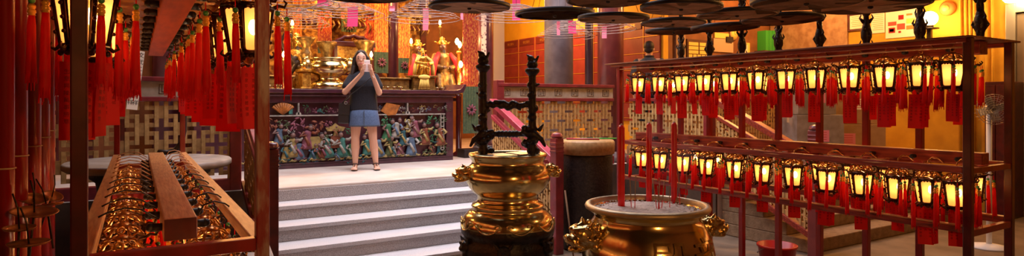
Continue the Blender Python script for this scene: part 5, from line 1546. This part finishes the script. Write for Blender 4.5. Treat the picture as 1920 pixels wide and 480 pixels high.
for x in (-.105, .165):
    s = -1 if x < 0 else 1
    b = MB(); b.ball((x + s * .012, -.045, .008), (.045, .125, .010), 16, 6)
    b.tube([(x + s * .012, -.135, .03), (x + s * .010, -.10, .068), (x + s * .004, -.035, .09)], .006, 6)
    b.tube([(x - .042, .0, .07), (x - .02, -.036, .088), (x + .02, -.036, .088), (x + .042, .0, .07), (x + .03, .05, .06), (x - .03, .05, .06), (x - .042, .0, .07)], .006, 6)
    b.build('sandal', 'sandal', wt)
b = MB(); b.torus((.118, -.212, 1.25), .030, .006, 16, 6, Matrix.Rotation(.9, 3, 'Y')); b.build('wristband', 'white', wt)
b = MB(); b.torus((0, .0, 1.335), .058, .002, 20, 4); b.build('necklace', 'gold', wt)
M3 = Matrix.Rotation(-.31, 3, 'Z')
def wloc(v): return Vector((*wp, PZ)) + M3 @ Vector(v)
o = ph = thing('mobile_phone', 'pale pink-white phone held upright in both hands of the woman', 'phone', wloc((pc.x, pc.y - .002, pc.z + .01)), -.31)
o = MB().bb(-.038, .038, -.005, .005, -.072, .082).build('case', 'phone_case', o, bevel=.004)
MB().bb(-.030, -.008, -.008, -.0055, .052, .072).build('camera_patch', 'white', o)
o = thing('shoulder_bag', 'black leather shoulder bag hanging at the hip of the woman', 'bag', wloc((-.255, -.03, .63)), -.31)
b = MB(); b.prism([(-.075, 0), (.07, -.01), (.085, .24), (.03, .27), (-.06, .26)], -.045, .045); ob = b.build('body', 'black_leather', o, bevel=.012)
b = MB(); b.prism([(-.068, .12), (.078, .11), (.083, .245), (.03, .272), (-.06, .262)], -.051, -.046); b.build('flap', 'black_leather', ob, bevel=.003)
b = MB(); P0 = [(-.02, -.04, .26), (.06, -.10, .36), (.17, -.125, .44), (.27, -.125, .53), (.35, -.115, .61), (.385, -.06, .672), (.38, .02, .688), (.33, .11, .63), (.2, .155, .48), (.06, .12, .33), (-.01, .04, .26)]
b.tube(P0, .007, 6); b.build('strap', 'black_leather', o)
b = MB(); b.torus((.03, -.06, .27), .018, .004, 12, 5, Matrix.Rotation(PI / 2, 3, 'X')); b.build('buckle', 'grey_metal', o)

# ---- the man beyond the lantern rack, seen from behind
mp_ = onY(1217, 190, 7.6)
ft = thing('wooden_step', 'low wooden step under the feet of the man behind the fence', 'step', (mp_.x, 7.6, PZ))
MB().bb(-.3, .3, -.22, .22, 0, .17).build('top', 'rust_tan', ft, bevel=.006)
mt = thing('person', 'dark-haired man in a slate shirt facing away behind the lattice fence', 'person', (mp_.x, 7.6, PZ + .171), PI - .9)
mt.scale = (1.03, 1.03, 1.03)
b = MB(); H0 = .0
Hm = 1.70
hz2 = Hm - .125
b.ball((0, -.005, hz2 + .02), (.078, .095, .10), 18, 12); b.ball((0, -.03, hz2 - .05), (.06, .06, .06), 14, 10); b.ball((0, -.095, hz2 - .015), (.013, .02, .02))
for s in (-1, 1): b.ball((s * .078, .0, hz2 - .005), (.012, .022, .032))
b.cap((0, .015, 1.38), (0, .0, 1.52), .06, .055); b.cap((-.17, 0, 1.37), (.17, 0, 1.37), .06, .06)
b.ball((0, .0, 1.2), (.17, .11, .2)); b.ball((0, 0, .98), (.16, .11, .18))
for s in (-1, 1):
    b.cap((s * .20, 0, 1.35), (s * .25, .02, 1.08), .055, .045); b.cap((s * .25, .02, 1.08), (s * .24, -.05, .84), .042, .03)
    b.cap((s * .24, -.05, .84), (s * .235, -.065, .76), .034, .030)
    for k in range(4): b.cap((s * .235, -.09 + .018 * k, .74), (s * .225, -.09 + .018 * k, .68 + .005 * k), .011, .009, 8); b.cap((s * .225, -.09 + .018 * k, .68 + .005 * k), (s * .21, -.088 + .018 * k, .655), .009, .008, 8)
    b.cap((s * .235, -.085, .78), (s * .215, -.105, .73), .012, .010, 8)
    b.cap((s * .09, 0, .9), (s * .10, -.01, .48), .09, .06); b.cap((s * .10, -.01, .48), (s * .105, .02, .08), .062, .04); b.cap((s * .105, .02, .05), (s * .115, -.14, .035), .042, .036)
b.build('body', 'skin', mt, remesh=.008, smooth_it=1)
face_bits(mt, hz2, -.097)
b = MB(); loft(b, [(.88, .19, .14, 0, 0), (1.05, .185, .135, 0, 0), (1.25, .205, .14, 0, 0), (1.36, .20, .105, 0, .005), (1.415, .12, .08, 0, .01), (1.44, .08, .07, 0, .01)])
for s in (-1, 1): b.cap((s * .195, 0, 1.355), (s * .245, .015, 1.12), .075, .072)
b.build('shirt', 'slate_cloth', mt, remesh=.009, smooth_it=2)
b = MB(); loft(b, [(.80, .18, .135, 0, 0), (.92, .178, .13, 0, 0)]); 
for s in (-1, 1): b.cap((s * .09, 0, .86), (s * .10, -.005, .48), .105, .08); b.cap((s * .10, -.005, .48), (s * .105, .02, .12), .08, .065)
b.build('trousers', 'navy_cloth', mt, remesh=.01, smooth_it=1)
b = MB(); b.ball((0, .018, hz2 + .05), (.086, .100, .092), 18, 12); b.ball((0, .055, hz2 - .005), (.074, .055, .06))
for k in range(30):
    a = k * 2.4; q = math.sqrt(k / 30)
    b.ball((.066 * q * math.cos(a), .015 + .078 * q * math.sin(a), hz2 + .125 - .055 * q * q), (.024, .024, .016), 8, 6)
b.build('hair', 'hair', mt, remesh=.008)
b = MB(); b.lathe([(.085, 1.43), (.082, 1.47), (.076, 1.475)], 20, sy=.9, cap=False); b.build('collar', 'navy_cloth', mt)
for s in (-1, 1): MB().ball((s * .112, -.06, .035), (.05, .14, .034), 14, 8).build('shoe', 'black_leather', mt)

# ============================================================ lights
def area(name, loc, size, sy, power, col, rot=(0, 0, 0)):
    l = bpy.data.lights.new(name, 'AREA'); l.shape = 'RECTANGLE'; l.size = size; l.size_y = sy; l.energy = power; l.color = col
    o = bpy.data.objects.new(name, l); C.objects.link(o); o.location = loc; o.rotation_euler = rot; return o
def point(name, loc, power, col=(1, .56, .2), r=.06):
    l = bpy.data.lights.new(name, 'POINT'); l.energy = power; l.color = col; l.shadow_soft_size = r
    o = bpy.data.objects.new(name, l); C.objects.link(o); o.location = loc; return o
sk = area('skylight', (3.4, 6.2, 5.3), 4.6, 3.8, 220, (.95, .88, .97)); sk.data.spread = math.radians(125)
# bulbs of the altar, then unseen globe lamps added for warm fill
for px, py, Y, e in ((548, 44, 9.8, 12), (534, 104, 9.0, 8), (771, 74, 9.4, 10), (825, 40, 9.85, 12), (860, 80, 9.15, 12), (866, 140, 9.1, 5), (696, 100, 9.1, 5)):
    p = onY(px, py, Y); point('altar_bulb', (p.x, p.y - .06, p.z + .04), e)
for x, y, z, e in ((1.3, 10.0, 3.9, 90), (3.3, 9.9, 3.9, 90), (6.6, 10.6, 3.9, 230), (9.6, 6.4, 4.0, 150), (9.2, 3.2, 4.2, 90), (-1.2, 8.2, 3.9, 25), (6.0, 1.2, 4.2, 60), (.8, -1.5, 2.2, 60)):  # last one is added behind the camera to brighten trays and near tags
    t = thing('added_fill_lamp', 'added globe lamp hanging out of view as warm fill light', 'lamp', (x, y, z), 0, 'added fill lamps outside the view')
    MB().ball((0, 0, .14), .10, 16, 10).build('globe', 'bulb_soft', t); MB().tube([(0, 0, .235), (0, 0, 4.9 - z)], .008, 6).build('cord', 'iron', t)
    point('fill_light', (x, y, z - .05), e, (1, .44, .12), .12)
p = onX(1743, 35, WX - .35); point('globe_bulb', (p.x - .15, p.y - .1, p.z), 14, (1, .58, .2), .1)
w = bpy.data.worlds.new('world'); sc.world = w; w.use_nodes = True
w.node_tree.nodes['Background'].inputs[0].default_value = (.85, .8, .85, 1); w.node_tree.nodes['Background'].inputs[1].default_value = .3
